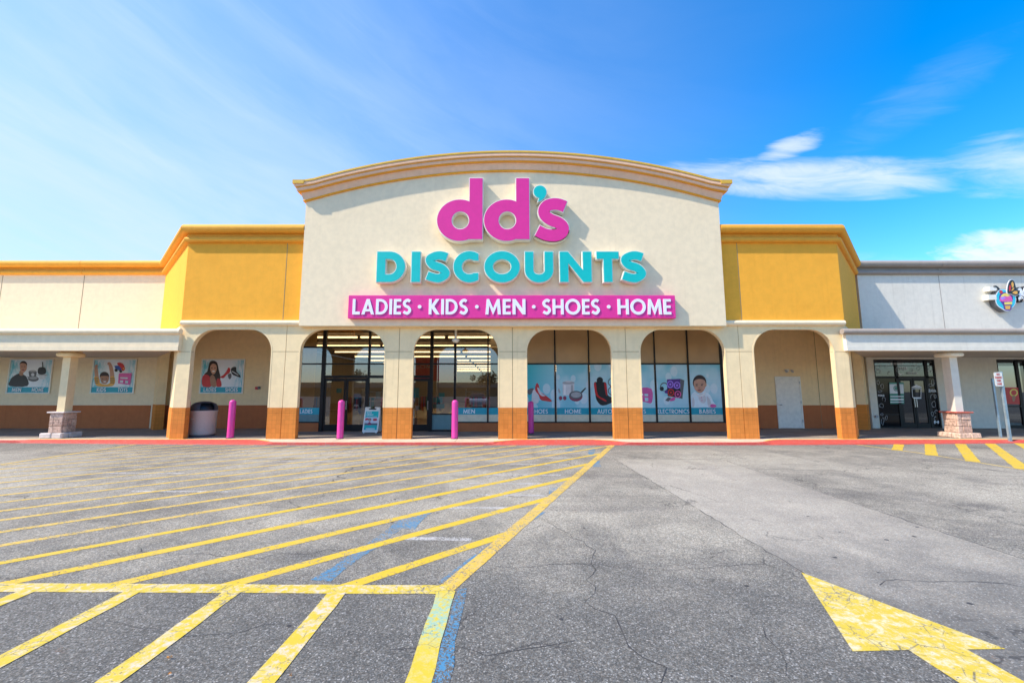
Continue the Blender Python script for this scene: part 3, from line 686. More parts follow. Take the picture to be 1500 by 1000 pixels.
# pillar centres (joints): inner five; wing bays are narrower pillars at the ends
cent = [XC + 3.91 * (k - 2) for k in range(5)]
bays = [(-11.17, cent[0], -10.72, cent[0] - .49)] + [(cent[k], cent[k + 1], cent[k] + .49, cent[k + 1] - .49) for k in range(4)] + [(cent[4], 11.94, cent[4] + .49, 11.46)]
ZT = 3.935; ZSP = 3.04; ZBR = 1.13; ZA = 3.82; RA = .78
G = .009
for (x0, x1, a, b_) in bays:
    x0g, x1g = x0 + (G if x0 > -11 else 0), x1 - (G if x1 < 12 else 0)
    outer = [(x0g, ZSP + .008), (a, ZSP + .008)] + arc(a + RA, ZA - RA, RA, RA, 180, 90, 12) + arc(b_ - RA, ZA - RA, RA, RA, 90, 0, 12) + [(b_, ZSP + .008), (x1g, ZSP + .008), (x1g, ZT), (x0g, ZT)]
    part(MB().prism([outer], YF, YF + TH), 'arch_panel', 'cream')
    # raised bead that follows the opening
    pth = [(a, ZBR + .004), (a, ZA - RA)] + arc(a + RA, ZA - RA, RA, RA, 180, 90, 12)[1:] + arc(b_ - RA, ZA - RA, RA, RA, 90, 0, 12) + [(b_, ZBR + .004)]
    inn = [(a - .0, ZBR)]
    bead = MB(); w_ = .035; q = []
    cxm = (a + b_) / 2
    outl = [(a - w_, ZBR + .004), (a - w_, ZA - RA)] + arc(a + RA, ZA - RA, RA + w_, RA + w_, 180, 90, 12)[1:] + arc(b_ - RA, ZA - RA, RA + w_, RA + w_, 90, 0, 12) + [(b_ + w_, ZBR + .004)]
    inl = [(a + .012, ZBR + .004), (a + .012, ZA - RA)] + arc(a + RA, ZA - RA, RA - .012, RA - .012, 180, 90, 12)[1:] + arc(b_ - RA, ZA - RA, RA - .012, RA - .012, 90, 0, 12) + [(b_ - .012, ZBR + .004)]
    part(MB().prism([outl + inl[::-1]], YF - .006, YF + .03), 'arch_bead', 'cream')
    for (p0, p1) in ((x0g, a), (b_, x1g)):
        pbox('pillar_shaft', p0, p1, YF, YF + TH, ZBR, ZSP - .008, 'cream')
        pbox('pillar_base', p0, p1, YF - .012, YF + TH + .012, ZF, ZBR - .18, 'orange_block')
        pbox('pillar_base', p0, p1, YF - .012, YF + TH + .012, ZBR - .174, ZBR - .003, 'orange_block')
for a, b_ in [(c - .47, c + .47) for c in cent] + [(-11.15, -10.74), (11.48, 11.92)]:
    pbox('pillar_core', a, b_, YF + .02, YF + TH - .02, ZF, ZT - .1, 'joint_dark')

# --- angled arcade walls (45 degrees) with their own arch
def angled(xs_, sgn):
    def tp(t, o_, z): return (xs_ + sgn * (t + o_ / math.sqrt(2) * -1), YF + t + o_ / math.sqrt(2), z)
    L = 3.95; a, b_ = .55, 3.25
    outl = [(0, ZBR), (a, ZBR)] + arc(a + RA, ZA - .15 - RA, RA, RA, 180, 90, 10) + arc(b_ - RA, ZA - .15 - RA, RA, RA, 90, 0, 10) + [(b_, ZBR), (L, ZBR), (L, ZT), (0, ZT)]
    def ext(loop, mat, name, o0=0., o1=.30):
        m_ = MB().prism([loop], 0, 1)
        m_.v = [tp(x, o0 + (o1 - o0) * y + .0, z) for x, y, z in m_.v]
        if sgn < 0: m_.f = [tuple(reversed(q)) for q in m_.f]
        part(m_, name, mat)
    ext(outl, 'cream', 'arch_panel')
    for p0, p1 in ((.02, a), (b_, L)): ext([(p0, ZF), (p1, ZF), (p1, ZBR - .003), (p0, ZBR - .003)], 'orange_block', 'pillar_base', -.01, .31)
angled(11.94, 1); angled(-11.17, -1)

# --- main centre block
RAD = 24.0
def arch_z(x, z0=10.08): d = x - XC; return z0 - (RAD - math.sqrt(RAD * RAD - d * d))
HW = 7.30
xsN = [XC - HW + 2 * HW * i / 40 for i in range(41)]
loop = [(XC - HW, 3.905), (XC + HW, 3.905)] + [(x, arch_z(x) - .10) for x in reversed(xsN)]
part(MB().prism([loop], YM, YM + .45), 'centre_wall', 'cream_pale')
ZC = 4.64
loop2 = [(XC - HW, ZC), (XC + HW, ZC)] + [(x, arch_z(x) - .10) for x in reversed(xsN)]
part(MB().prism([loop2], YM + .45, YM + 5.2), 'centre_block', 'cream_pale')
def cprof(ps):
    path = []
    y_back = YM + 5.2
    xl, xr = XC - HW, XC + HW
    path.append(((xl, y_back, arch_z(xl)), (-1, 0))); path.append(((xl, YM, arch_z(xl)), (-1, -1)))
    for x in xsN[1:-1]: path.append(((x, YM, arch_z(x)), (0, -1)))
    path.append(((xr, YM, arch_z(xr)), (1, -1))); path.append(((xr, y_back, arch_z(xr)), (1, 0)))
    return sweep(path, ps)
tops = [((-.02, -.63), (.055, -.63), (.075, -.61), (.06, -.575), (-.02, -.575)),
        ((-.02, -.573), (.06, -.573), (.13, -.347), (-.02, -.347)),
        ((-.02, -.316), (.225, -.316), (.24, -.30), (.24, -.217), (-.02, -.217)),
        ((-.02, -.186), (.28, -.186), (.30, -.17), (.30, -.078), (-.02, -.078)),
        ((-.3, -.076), (.315, -.076), (.32, -.06), (.315, 0), (-.3, .03))]
fil = [((-.02, -.345), (.205, -.345), (.205, -.318), (-.02, -.318)), ((-.02, -.215), (.262, -.215), (.262, -.188), (-.02, -.188))]
for ps in fil:
    v, f = cprof(list(ps)); part(MB().add(v, f), 'cornice_fillet', 'yellow_trim')
for ps, mt, nm in zip(tops, ('yellow_trim', 'peach_trim', 'peach_trim', 'peach_trim', 'cap_yellow'), ('cornice_lip', 'cornice_cove', 'cornice_band', 'cornice_band', 'cornice_cap')):
    v, f = cprof(list(ps)); m_ = MB().add(v, f); part(m_, nm, mt)
for s in (-1, 1):   # little level caps at both ends of the curve
    xe = XC + s * (HW + .32)
    x0, x1 = sorted((xe + s * .03, xe - s * .36))
    pbox('cornice_end_cap', x0, x1, YM - .335, YM + .3, arch_z(XC + HW) - .085, arch_z(XC + HW) + .045, 'cap_yellow')
# thin soffit lip below the block
pbox('soffit_lip', XC - HW + .01, XC + HW - .01, YM + .01, YF - .002, 3.885, 3.903, 'cream')

# --- wing upper walls + angled walls + long left wall (solid masses)
def mass(name, pts, z0, z1, mat):
    n_ = len(pts); v = [(x, y, z0) for x, y in pts] + [(x, y, z1) for x, y in pts]
    a = sum(pts[i][0] * pts[(i + 1) % n_][1] - pts[(i + 1) % n_][0] * pts[i][1] for i in range(n_))
    f = [tuple(range(n_ - 1, -1, -1)), tuple(range(n_, 2 * n_))] + [(i, (i + 1) % n_, n_ + (i + 1) % n_, n_ + i) for i in range(n_)]
    if a < 0: f = [tuple(reversed(q)) for q in f]
    return part(MB().add(v, f), name, mat)
ZW = 7.42; WY = YF + .005
WL, WR = -11.15, 11.92
mass('wing_wall', [(-7.0, WY), (WL, WY), (WL - 4.08, YB - .02), (WL - 4.08, 21), (-7.0, 21)], ZC, ZW, 'yellow')
mass('wing_wall', [(7.74, WY), (WR, WY), (WR + 4.08, YB - .02), (WR + 4.08, 21), (7.74, 21)], ZC, ZW, 'yellow')
mass('wing_wall', [(-7.0, WY), (WL, WY), (WL - 4.08, YB - .02), (WL - 3.66, YB - .02), (WL + .12, WY + .3), (-7.0, WY + .3)], 3.972, ZC - .001, 'yellow')
mass('wing_wall', [(7.74, WY), (WR, WY), (WR + 4.08, YB - .02), (WR + 3.66, YB - .02), (WR - .12, WY + .3), (7.74, WY + .3)], 3.972, ZC - .001, 'yellow')
mass('arcade_ceiling', [(-6.9, WY + .31), (WL + .13, WY + .31), (WL - 3.6, YB - .03), (-6.9, YB - .03)], ZC - .04, ZC - .002, 'soffit')
mass('arcade_ceiling', [(7.6, WY + .31), (WR - .13, WY + .31), (WR + 3.6, YB - .03), (7.6, YB - .03)], ZC - .04, ZC - .002, 'soffit')
mass('side_wall', [(-60, YB), (-15.2, YB), (-15.2, 22), (-60, 22)], ZF, ZW - .02, 'cream_pale')
for x in (-18.92, -22.62, -30, -38): pbox('wall_joint', x - .014, x + .014, YB - .004, YB + .01, 3.3, 6.9, 'joint_dark')
for x, w in ((-7.62, .012), (8.36, .012), ): pbox('wall_joint', x - .01, x + .01, WY - .004, WY + .01, 4.12, 6.92, 'joint_dark')
# double roll cornice, yellow: main block -> wing front -> angled wall -> long wall
def cornice(pts, side, mat, root, segs=None):
    for nm, pr in (('cornice_roll', roll(7.39, .155, .12)), ('cornice_fillet', [(-.02, 7.10), (.035, 7.10), (.035, 7.26), (-.02, 7.26)]), ('cornice_roll', roll(7.015, .10, .05))):
        v, f = sweep(plan_path(pts, 0, side), pr)
        if side < 0: f = [tuple(reversed(q)) for q in f]
        m_ = MB().add(v, f); part(m_, nm, mat, root, 'auto')
cornice([(-6.95, WY), (WL, WY), (WL - 4.09, YB), (-18.915, YB)], -1, 'yellow_trim', store)
cornice([(-18.935, YB), (-22.6, YB)], -1, 'yellow_trim', store)
cornice([(-22.62, YB), (-60, YB)], -1, 'yellow_trim', store)
cornice([(7.70, WY), (WR, WY), (WR + 4.11, YB + .03)], 1, 'yellow_trim', store)
# cream roll at the foot of the wing walls
for pts, sd in (([(-6.95, YF), (-11.10, YF)], -1), ([(7.70, YF), (11.87, YF)], 1)):
    v, f = sweep(plan_path(pts, 0, sd), roll(4.03, .095, .03)); 
    if sd < 0: f = [tuple(reversed(q)) for q in f]
    part(MB().add(v, f), 'band_roll', 'cream_pale', store, 'auto')
pbox('wall_band', -11.15, -6.95, YF + .002, YF + TH, ZT + .001, 3.97, 'cream'); pbox('wall_band', 7.7, 11.92, YF + .002, YF + TH, ZT + .001, 3.97, 'cream')

# --- recess walls of the arcade (behind the arches)
def wall2(name, x0, x1, y, z1=4.61):
    pbox(name, x0, x1, y, y + .2, ZBR - .05, z1, 'cream'); pbox('wainscot', x0, x1, y - .012, y + .2, ZF, ZBR - .053, 'brown_wall')
wall2('recess_wall', -15.18, -8.3, YB - .01)
wall2('recess_wall', 9.12, 16.0, YB - .01)
pbox('recess_wall', 9.061, 9.12, YS + .12, YB, ZF, 4.62, 'cream'); pbox('recess_wall', -8.3, -8.24, YS + .12, YB, ZF, 4.62, 'cream')
pbox('wainscot', -60, -15.32, YB - .012, YB - .001, ZF, ZBR - .053, 'brown_wall')
pbox('arcade_ceiling', -6.92, 7.66, YM + .46, YS + .10, 4.59, 4.635, 'soffit')
pbox('wall_joint', 13.9, 13.912, YB - .026, YB, ZF, 4.5, 'joint_dark')

# --- canopy over the left wall
def canopy(x0, x1, root, rollmat, fmat, end):
    Y0 = 14.16
    pbox('canopy_fascia', x0, x1, Y0, Y0 + .2, 3.06, 3.62, fmat, root)
    pbox('canopy_lip', x0 - (.0 if end < 0 else 0), x1, Y0 - .012, Y0, 3.06, 3.22, fmat, root)
    if end > 0: pl_ = lambda y0: [(x0, y0), (x1, y0), (x1 - max(0, y0 - YF), y0), (WL - 4.08, YB - .003), (x0, YB - .003)]
    for nm, y0, z0, z1, mt in (('canopy_soffit', Y0 + .2, 3.17, 3.22, 'soffit'), ('canopy_roof', Y0 + .1, 3.62, 3.70, rollmat)):
        if end > 0: P4 = [(x0, y0), (x1 - .02, y0), (WL - .03, YF + .02), (WL - 4.12, YB - .003), (x0, YB - .003)]
        else: P4 = [(x1, y0), (x0 + .02, y0), (WR + .03, YF + .02), (WR + 4.12, YB - .003), (x1, YB - .003)]
        n_ = 5; v = [(x, y, z0) for x, y in P4] + [(x, y, z1) for x, y in P4]
        f = [tuple(range(n_ - 1, -1, -1)), tuple(range(n_, 2 * n_))] + [(i, (i + 1) % n_, n_ + (i + 1) % n_, n_ + i) for i in range(n_)]
        if end < 0: f = [tuple(reversed(q)) for q in f]
        part(MB().add(v, f), nm, mt, root)
    # roll with a rounded end
    n_ = 14; ptsR = []
    for seg_a, seg_b in ((x0, x0 + (x1 - x0) * .5), (x0 + (x1 - x0) * .5 + .01, x1)):
        v, f = sweep([((seg_a, Y0, 0), (0, -1)), ((seg_b, Y0, 0), (0, -1))], roll(3.715, .10, .02) )
        part(MB().add(v, f), 'canopy_roll', rollmat, root, 'auto')
canopy(-60, -11.06, store, 'cream_pale', 'cream_pale', 1)
m_ = MB(); m_.lathe(0, 0, [(.001, -.02), (.098, -.02), (.10, 0), (.10, .16), (.001, .16)], 20)
m_.v = [(-11.06 + z * .35, 14.14 + x, 3.715 + y) for x, y, z in m_.v]; part(m_, 'canopy_roll_end', 'cream_pale', store, 'auto')

# --- columns of the canopies
def column(cx_, cy_, root, shaft_mat, stone, cap_mat, capital_mat):
    c = MB()
    s_ = .135
    c.box(cx_ - s_, cx_ + s_, cy_ - s_, cy_ + s_, .985, 2.90)
    col_ = part(c, 'column', shaft_mat, root)
    def sub(m__, nm, mt, sm=False): o = m__.build(nm, mt, col_, sm); return o
    # capital: slab with rounded front/back edges on both axes
    cap = MB(); hw = .33; r_ = .08
    prof = [(r_ * math.cos(a), r_ * math.sin(a)) for a in [R(-90 + 180 * i / 10) for i in range(11)]]
    rings = []
    for a in range(0, 360, 12):
        ca, sa = math.cos(R(a)), math.sin(R(a)); k = .24
        ex, ey = (abs(ca) ** .5) * (1 if ca > 0 else -1) * (hw - r_), (abs(sa) ** .5) * (1 if sa > 0 else -1) * (hw - r_)
        l = math.hypot(ca, sa); rings.append([(cx_ + ex + ca * p0, cy_ + ey + sa * p0, 2.965 + p1) for p0, p1 in prof])
    n1 = len(prof); v = [q for rg in rings for q in rg]; k = len(rings)
    f = [(i * n1 + j, ((i + 1) % k) * n1 + j, ((i + 1) % k) * n1 + j + 1, i * n1 + j + 1) for i in range(k) for j in range(n1 - 1)]
    f += [tuple(i * n1 for i in reversed(range(k))), tuple(i * n1 + n1 - 1 for i in range(k))]
    cap.add(v, f); sub(cap, 'capital', capital_mat, 'auto')
    blk = MB().box(cx_ - .2, cx_ + .2, cy_ - .2, cy_ + .2, 3.045, 3.172); sub(blk, 'capital_block', capital_mat)
    sub(MB().bevel_box(cx_ - .30, cx_ + .30, cy_ - .30, cy_ + .30, .935, .985, .012), 'base_cap', cap_mat)
    hb = .235
    sub(MB().box(cx_ - hb + .02, cx_ + hb - .02, cy_ - hb + .02, cy_ + hb - .02, .25, .94), 'mortar_core', 'mortar')
    # stones in three courses round the base
    zc = [.27, .49, .71, .93]
    for ci in range(3):
        splits = [-hb, -.02 + .06 * (1 if ci % 2 else -1), hb]
        if ci == 1: splits = [-hb, -.09, .10, hb]
        for k_ in range(len(splits) - 1):
            for fx, fy in ((0, -1), (1, 0), (-1, 0), (0, 1)):
                a, b_ = splits[k_] + .006, splits[k_ + 1] - .006; z0, z1 = zc[ci] + .006, zc[ci + 1] - .006
                pr = rnd.uniform(.0, .014)
                d0, d1 = hb - .05, hb + .004 + pr
                if fx == 0:
                    y0, y1 = sorted((cy_ + fy * d0, cy_ + fy * d1)); e = .0
                    m__ = MB().bevel_box(cx_ + a, cx_ + b_, y0, y1, z0, z1, .011)
                else:
                    x0, x1 = sorted((cx_ + fx * d0, cx_ + fx * d1))
                    m__ = MB().bevel_box(x0, x1, cy_ + a * .8, cy_ + b_ * .8, z0, z1, .011)
                m__.v = [(x + rnd.uniform(-.003, .003), y + rnd.uniform(-.004, .004), z + rnd.uniform(-.003, .003)) for x, y, z in m__.v]
                sub(m__, 'stone', stone if rnd.random() < .6 else ('stone_pink' if stone == 'stone_grey' else 'stone_grey'))
    # plinth of four rough kerb stones
    hp = .375
    for (x0, x1, y0, y1) in ((-hp, .02, -hp, -.10), (.032, hp, -hp, -.10), (-hp, 0, -.09, hp), (.012, hp, -.09, hp)):
        m__ = MB().bevel_box(cx_ + x0, cx_ + x1, cy_ + y0, cy_ + y1, ZF, .265, .022)
        m__.v = [(x + rnd.uniform(-.007, .007), y + rnd.uniform(-.007, .007), z + rnd.uniform(-.006, .006)) for x, y, z in m__.v]
        sub(m__, 'plinth_stone', 'stone_cap' if stone == 'stone_grey' else 'stone_pink')
    return col_
column(-15.35, 14.80, store, 'cream', 'stone_grey', 'stone_cap', 'cream')

# --- glazed shop front
ZG0, ZG1 = .43, 4.58
def mull(x, w, z0, z1, d=.10, name='mullion', y=YS): return pbox(name, x - w / 2, x + w / 2, y - .02, y + d, z0, z1, 'frame_dark')
def rail(x0, x1, z, h=.06, name='transom', d=.07): return pbox(name, x0, x1, YS - .01, YS + d, z - h / 2, z + h / 2, 'frame_dark')
def pane(x0, x1, z0, z1, mat='glass', name='window_pane', y=YS + .03):
    m_ = MB().add([(x0, y, z0), (x1, y, z0), (x1, y, z1), (x0, y, z1)], [(0, 1, 2, 3)]); return part(m_, name, mat)
XL, XR = -8.24, 9.06
mx_ = [XL + .04, -7.26, -4.72, -2.86, -1.90, -.56, .80, 2.17, 3.545, 4.90, 6.235, 7.585, 8.98]
wide = {-7.26: .14, -2.86: .13, -4.72: .09, 8.98: .17}
for x in mx_:
    z0 = ZF if -7.4 < x < -1.8 else ZG0
    mull(x, wide.get(x, .055 if x != -1.90 else .085), z0, ZG1, .12)
mull(-5.41, .075, ZF, ZG1, .11)
mull(-2.0 - .02 + .12, .02, ZF, 2.0, .05)
rail(XL, XR, 2.79, .055); 
rail(-8.24, -.56, 3.48, .07)
rail(-7.26, -2.86, 2.27, .11, 'door_header', .10)
rail(XL, -7.26, ZG0 + .02, .05, 'sill'); rail(-1.90, XR, ZG0 + .02, .05, 'sill')
rail(XL, XR, 4.555, .05, 'head')
for x0, x1 in ((XL, -7.33), (-1.86, XR)): pbox('bulkhead', x0, x1, YS - .05, YS + .15, ZF, ZG0 - .005, 'brown_wall')
pbox('shopfront_return', 9.0, 9.06, YS + .1, YB - .02, ZG0, ZG1, 'frame_dark')
# clear panes, row by row
xs_g = [XL, -7.26, -5.41, -4.72, -2.86, -1.90, -.56, .80]
for a, b_ in zip(xs_g[:-1], xs_g[1:]):
    for z0, z1 in ((2.81, 3.45), (3.51, 4.53)): pane(a + .03, b_ - .03, z0, z1)
    if (a, b_) == (-5.41, -4.72): pane(a + .03, b_ - .03, .16, 2.77); continue
    if a >= -7.3 and b_ <= -2.8: pane(a + .03, b_ - .03, 2.32, 2.77); continue
    if a == -2.86: pane(a + .03, b_ - .03, .80, 2.77); rail(a, b_, .775, .05); pane(a + .03, b_ - .03, .16, .75, 'film_green', 'lower_panel'); rail(a, b_, .125, .06, 'sill'); continue
    pane(a + .02, b_ - .02, ZG0 + .04, 2.77)
# doors: one pair in the first arch, single leaf beside the second arch
def door(x0, x1, hinge, y=YS + .02):
    d = MB(); st = .075
    d.box(x0, x0 + st, y, y + .05, .10, 2.20); d.box(x1 - st, x1, y, y + .05, .10, 2.20)
    d.box(x0 + st, x1 - st, y, y + .05, 2.09, 2.20); d.box(x0 + st, x1 - st, y, y + .05, .10, .36)
    dd = part(d, 'door', 'frame_dark')
    g = MB().add([(x0 + st, y + .025, .36), (x1 - st, y + .025, .36), (x1 - st, y + .025, 2.09), (x0 + st, y + .025, 2.09)], [(0, 1, 2, 3)]).build('door_glass', 'glass', dd)
    hx = x1 - .045 if hinge < 0 else x0 + .045
    h = MB(); h.box(hx - .012, hx + .012, y - .06, y - .035, .95, 1.30); h.box(hx - .012, hx + .012, y - .036, y, .96, .98); h.box(hx - .012, hx + .012, y - .036, y, 1.27, 1.29)
    h.build('door_handle', 'rack_chrome', dd)
    return dd
door(-7.19, -6.32, -1); door(-6.30, -5.45, 1); door(-4.66, -3.80, -1); door(-3.78, -2.93, -1)
# --- window films and prints
YP = YS + .022
def mapper(x0, x1, z0, z1, px0, px1, py0, py1):
    return lambda p: [(x0 + (x - px0) / (px1 - px0) * (x1 - x0), z1 - (y - py0) / (py1 - py0) * (z1 - z0)) for x, y in p]
class Print:
    """flat printed artwork: polygons layered less than a millimetre apart in one mesh"""
    def __init__(s, y): s.m = MB(); s.mats = []; s.y = y; s.k = 0
    def add(s, loops, mat):
        if mat not in s.mats: s.mats.append(mat)
        if isinstance(loops[0], tuple): loops = [loops]
        s.k += 1; s.m.flat(loops, s.y - .0009 * s.k, s.mats.index(mat))
    def many(s, list_of_loops, mat):
        if mat not in s.mats: s.mats.append(mat)
        s.k += 1
        for L in list_of_loops: s.m.flat(L, s.y - .0009 * s.k, s.mats.index(mat))
    def build(s, name, root): return part(s.m, name, s.mats, root)
def ell(cx_, cy_, rx, ry, n_=18): return arc(cx_, cy_, rx, ry, 0, 360, n_)[:-1]
def sm(p): return closed_smooth(p, 3)
def film(x0, x1, words=None, bg='film_print', art=None, z_top=2.76, wx=None):
    P_ = Print(YP)
    zb, zt = .47, z_top
    P_.add([(x0, zb), (x1, zb), (x1, .755), (x0, .755)], 'film_cream')
    P_.add([(x0, .755), (x1, .755), (x1, 1.025), (x0, 1.025)], 'film_teal')
    if bg: P_.add([(x0, 1.025), (x1, 1.025), (x1, zt), (x0, zt)], bg)
    if art: art(P_)
    if words:
        w, a, b_ = words
        P_.many([L for _, L in text_loops(w, a, b_, .80, .165, .16, .12)], 'print_white')
    o = P_.build('window_film', store)
    return o
E5 = 5.5556
def zm(ox, x): return ox + x / E5
def proj(ox):  # zoomed photo pixel -> shop front plane
    def f(p):
        out = []
        for x, y in p:
            X = (ox + x / E5 - 735) / 610 * YS; s = (470 + y / E5 - 500) / 610; c_, s_ = math.cos(math.atan(73 / 610)), math.sin(math.atan(73 / 610))
            dy = c_ + s * s_; dz = s_ - s * c_; out.append((X / dy, 1.68 + YS * dz / dy))
        return out
    return f
A3, A4 = proj(755), proj(925)
def art_shoes(P_):
    P_.add(A3(sm([(100, 560), (140, 545), (150, 560), (120, 600), (98, 585)])), 'print_dgrey')
    P_.add(A3(sm([(140, 570), (170, 560), (190, 640), (180, 668), (135, 665)])), 'print_lgrey')
    P_.add(A3(sm([(160, 560), (172, 505), (190, 520), (205, 575), (240, 600), (290, 640), (292, 656), (250, 652), (205, 640), (188, 600)])), 'print_red')
    P_.add(A3(sm([(178, 545), (190, 545), (215, 590), (245, 608), (215, 610), (192, 585)])), 'print_lgrey')
def art_home(P_):
    P_.add(A3([(385, 505), (480, 505), (480, 605), (385, 605)]), 'print_lgrey')
    P_.add(A3([(395, 520), (410, 520), (410, 600), (395, 600)]), 'print_white'); P_.add(A3([(452, 520), (470, 520), (470, 600), (452, 600)]), 'print_grey')
    P_.add(A3(ell(432, 503, 50, 12)), 'print_grey'); P_.add(A3(ell(432, 492, 30, 6)), 'print_lgrey')
    P_.add(A3(ell(492, 612, 55, 42)), 'print_maroon'); P_.add(A3(ell(492, 602, 54, 34)), 'print_dgrey'); P_.add(A3(ell(494, 600, 42, 23)), 'print_grey')
    P_.add(A3([(532, 578), (568, 542), (576, 548), (542, 586)]), 'print_black')
    P_.add(A3(ell(368, 627, 14, 17)), 'print_maroon'); P_.add(A3(ell(402, 627, 14, 17)), 'print_maroon'); P_.add(A3(sm([(352, 545), (366, 575), (362, 590), (350, 570)])), 'print_grey')
def art_auto(P_):
    P_.add(A3(sm([(640, 505), (668, 495), (715, 495), (742, 510), (752, 600), (795, 625), (800, 655), (712, 688), (665, 650), (650, 590)])), 'print_black')
    P_.add(A3(ell(688, 482, 26, 27)), 'print_black')
    P_.add(A3(sm([(640, 510), (656, 505), (672, 600), (735, 640), (735, 655), (660, 610), (645, 560)])), 'print_red')
    P_.add(A3(sm([(722, 505), (740, 515), (750, 595), (738, 600)])), 'print_red')
    for cy_ in (497, 568): P_.add([A3(ell(795, cy_, 42, 38, 24)), A3(ell(795, cy_, 35, 31, 24))], 'print_dgrey')
def art_toys(P_):
    P_.add([A4(sm([(60, 552), (165, 552), (168, 662), (120, 660), (60, 640)])), A4([(106, 592), (136, 592), (138, 612), (108, 610)]), A4([(108, 622), (138, 624), (138, 652), (112, 650)])], 'print_pink')
    P_.add(A4([(70, 590), (95, 590), (97, 605), (70, 603)]), 'print_white')
def art_elec(P_):
    P_.add([A4(ell(268, 535, 34, 36)), A4(ell(268, 537, 27, 29))], 'print_dgrey'); P_.add(A4(ell(248, 551, 17, 18)), 'print_black')
    P_.add(A4([(290, 475), (398, 470), (398, 600), (292, 592)]), 'print_purple'); P_.add(A4([(398, 470), (432, 482), (416, 634), (400, 628)]), 'print_dgrey')
    P_.add(A4([(292, 548), (400, 552), (400, 628), (296, 610)]), 'print_black')
    for cx_, cy_, mt in ((317, 515, 'print_violet'), (372, 523, 'print_violet'), (322, 582, 'print_red'), (378, 596, 'print_pink')):
        P_.add([A4(ell(cx_, cy_, 27, 30)), A4(ell(cx_, cy_, 18, 21))], mt); P_.add(A4(ell(cx_, cy_, 9, 10)), mt)
    P_.add(A4([(275, 645), (300, 618), (325, 628), (300, 655)]), 'print_dgrey'); P_.add(A4(sm([(312, 650), (330, 625), (355, 622), (350, 645)])), 'print_pink'); P_.add(A4(sm([(268, 580), (290, 560), (294, 590)])), 'print_purple')
def art_baby(P_):
    P_.add(A4(sm([(480, 690), (485, 610), (515, 575), (545, 590), (590, 575), (640, 600), (665, 650), (690, 690), (660, 703), (600, 700), (520, 703)])), 'print_babyblue')
    P_.add(A4(sm([(548, 600), (590, 590), (610, 640), (590, 670), (555, 650)])), 'print_lgrey')
    P_.add(A4(ell(556, 500, 56, 62)), 'print_hair'); P_.add(A4(sm([(508, 500), (525, 478), (556, 472), (590, 478), (606, 505), (600, 548), (575, 580), (545, 582), (515, 550)])), 'print_skin')
    P_.add(A4(ell(606, 520, 7, 13)), 'print_skin')
    P_.add(A4(ell(533, 524, 8, 4)), 'print_black'); P_.add(A4(ell(574, 522, 8, 4)), 'print_black'); P_.add(A4(ell(552, 545, 8, 5)), 'print_skin2'); P_.add(A4(ell(553, 562, 14, 5)), 'print_maroon')
    P_.add(A4(sm([(516, 578), (548, 600), (580, 592), (604, 574), (596, 606), (548, 618)])), 'print_white')
    P_.add(A4(sm([(612, 612), (640, 640), (650, 690), (628, 698)])), 'print_lgrey'); P_.add(A4(sm([(500, 620), (514, 650), (510, 698), (494, 690)])), 'print_lgrey')
    P_.add(A4(ell(524, 550, 11, 9)), 'print_rose'); P_.add(A4(ell(588, 548, 11, 9)), 'print_rose'); P_.add(A4([(523, 511), (542, 510), (542, 513), (523, 515)]), 'print_hair'); P_.add(A4([(566, 509), (586, 510), (586, 514), (566, 512)]), 'print_hair')
    for q in ((570, 622), (574, 645)): P_.add(A4(ell(q[0], q[1], 4, 4)), 'print_pink')
    P_.add(A4(sm([(640, 690), (655, 675), (690, 685), (685, 700), (655, 705)])), 'print_pink')
film(.86, 2.13, ('SHOES', 1.10 + .10, 1.86), 'film_print_teal', art_shoes)
film(2.21, 3.505, ('HOME', 2.54, 3.19), 'film_print', art_home)
film(3.585, 4.86, ('AUTO', 3.84, 4.44), 'film_print', art_auto)
film(4.94, 6.195, ('TOYS', 5.22, 5.80), 'film_print', art_toys)
film(6.275, 7.545, ('ELECTRONICS', 6.28, 7.54), 'film_print', art_elec)
film(7.625, 8.89, ('BABIES', 7.94, 8.60), 'film_print', art_baby)
for a, b_ in ((.83, 2.14), (2.20, 3.51), (3.58, 4.87), (4.93, 6.20), (6.27, 7.55), (7.62, 8.89)):
    pane(a, b_, 2.82, 4.53, 'spandrel', 'spandrel_panel')
    pane(a, b_, .50, 2.76, 'glass', 'window_pane', YS + .012) if False else None
for a, b_, w in ((-1.84, -.60, ('MEN', -1.55, -1.08)), (-.52, .77, None), (-8.16, -7.35, ('LADIES', -8.12, -7.62))):
    P_ = Print(YS + .026)
    P_.add([(a, .755), (b_, .755), (b_, 1.025), (a, 1.025)], 'film_teal')
    P_.add([(a, .47), (b_, .47), (b_, .755), (a, .755)], 'film_cream' if a > -3 else 'film_green')
    if w: P_.many([L for _, L in text_loops(w[0], w[1], w[2], .80, .165, .16, .12)], 'print_white')
    P_.build('window_film', store)
# notices taped inside the glass
for x0, x1, z0, z1, mt in ((-6.72, -6.52, 1.62, 1.80, 'sign_teal'), (-4.62, -4.62, 0, 0, None), (-5.12, -4.92, 1.38, 1.66, 'film_cream'), (-3.62, -3.36, 1.42, 1.82, 'sign_teal'), (-3.5, -3.36, .92, 1.1, 'print_white'), (-3.72, -3.52, .68, .88, 'print_lgrey'), (-3.72, -3.4, .36, .62, 'film_green'),
                           (-2.78, -2.40, 1.22, 1.44, 'sign_teal'), (-2.78, -2.32, 1.00, 1.18, 'sign_teal'), (-2.56, -2.32, 1.45, 1.62, 'sign_teal'), (-5.95, -5.83, 1.38, 1.42, 'sign_teal')):
    if mt: pbox('taped_notice', x0, x1, YS + .10, YS + .104, z0, z1, mt)

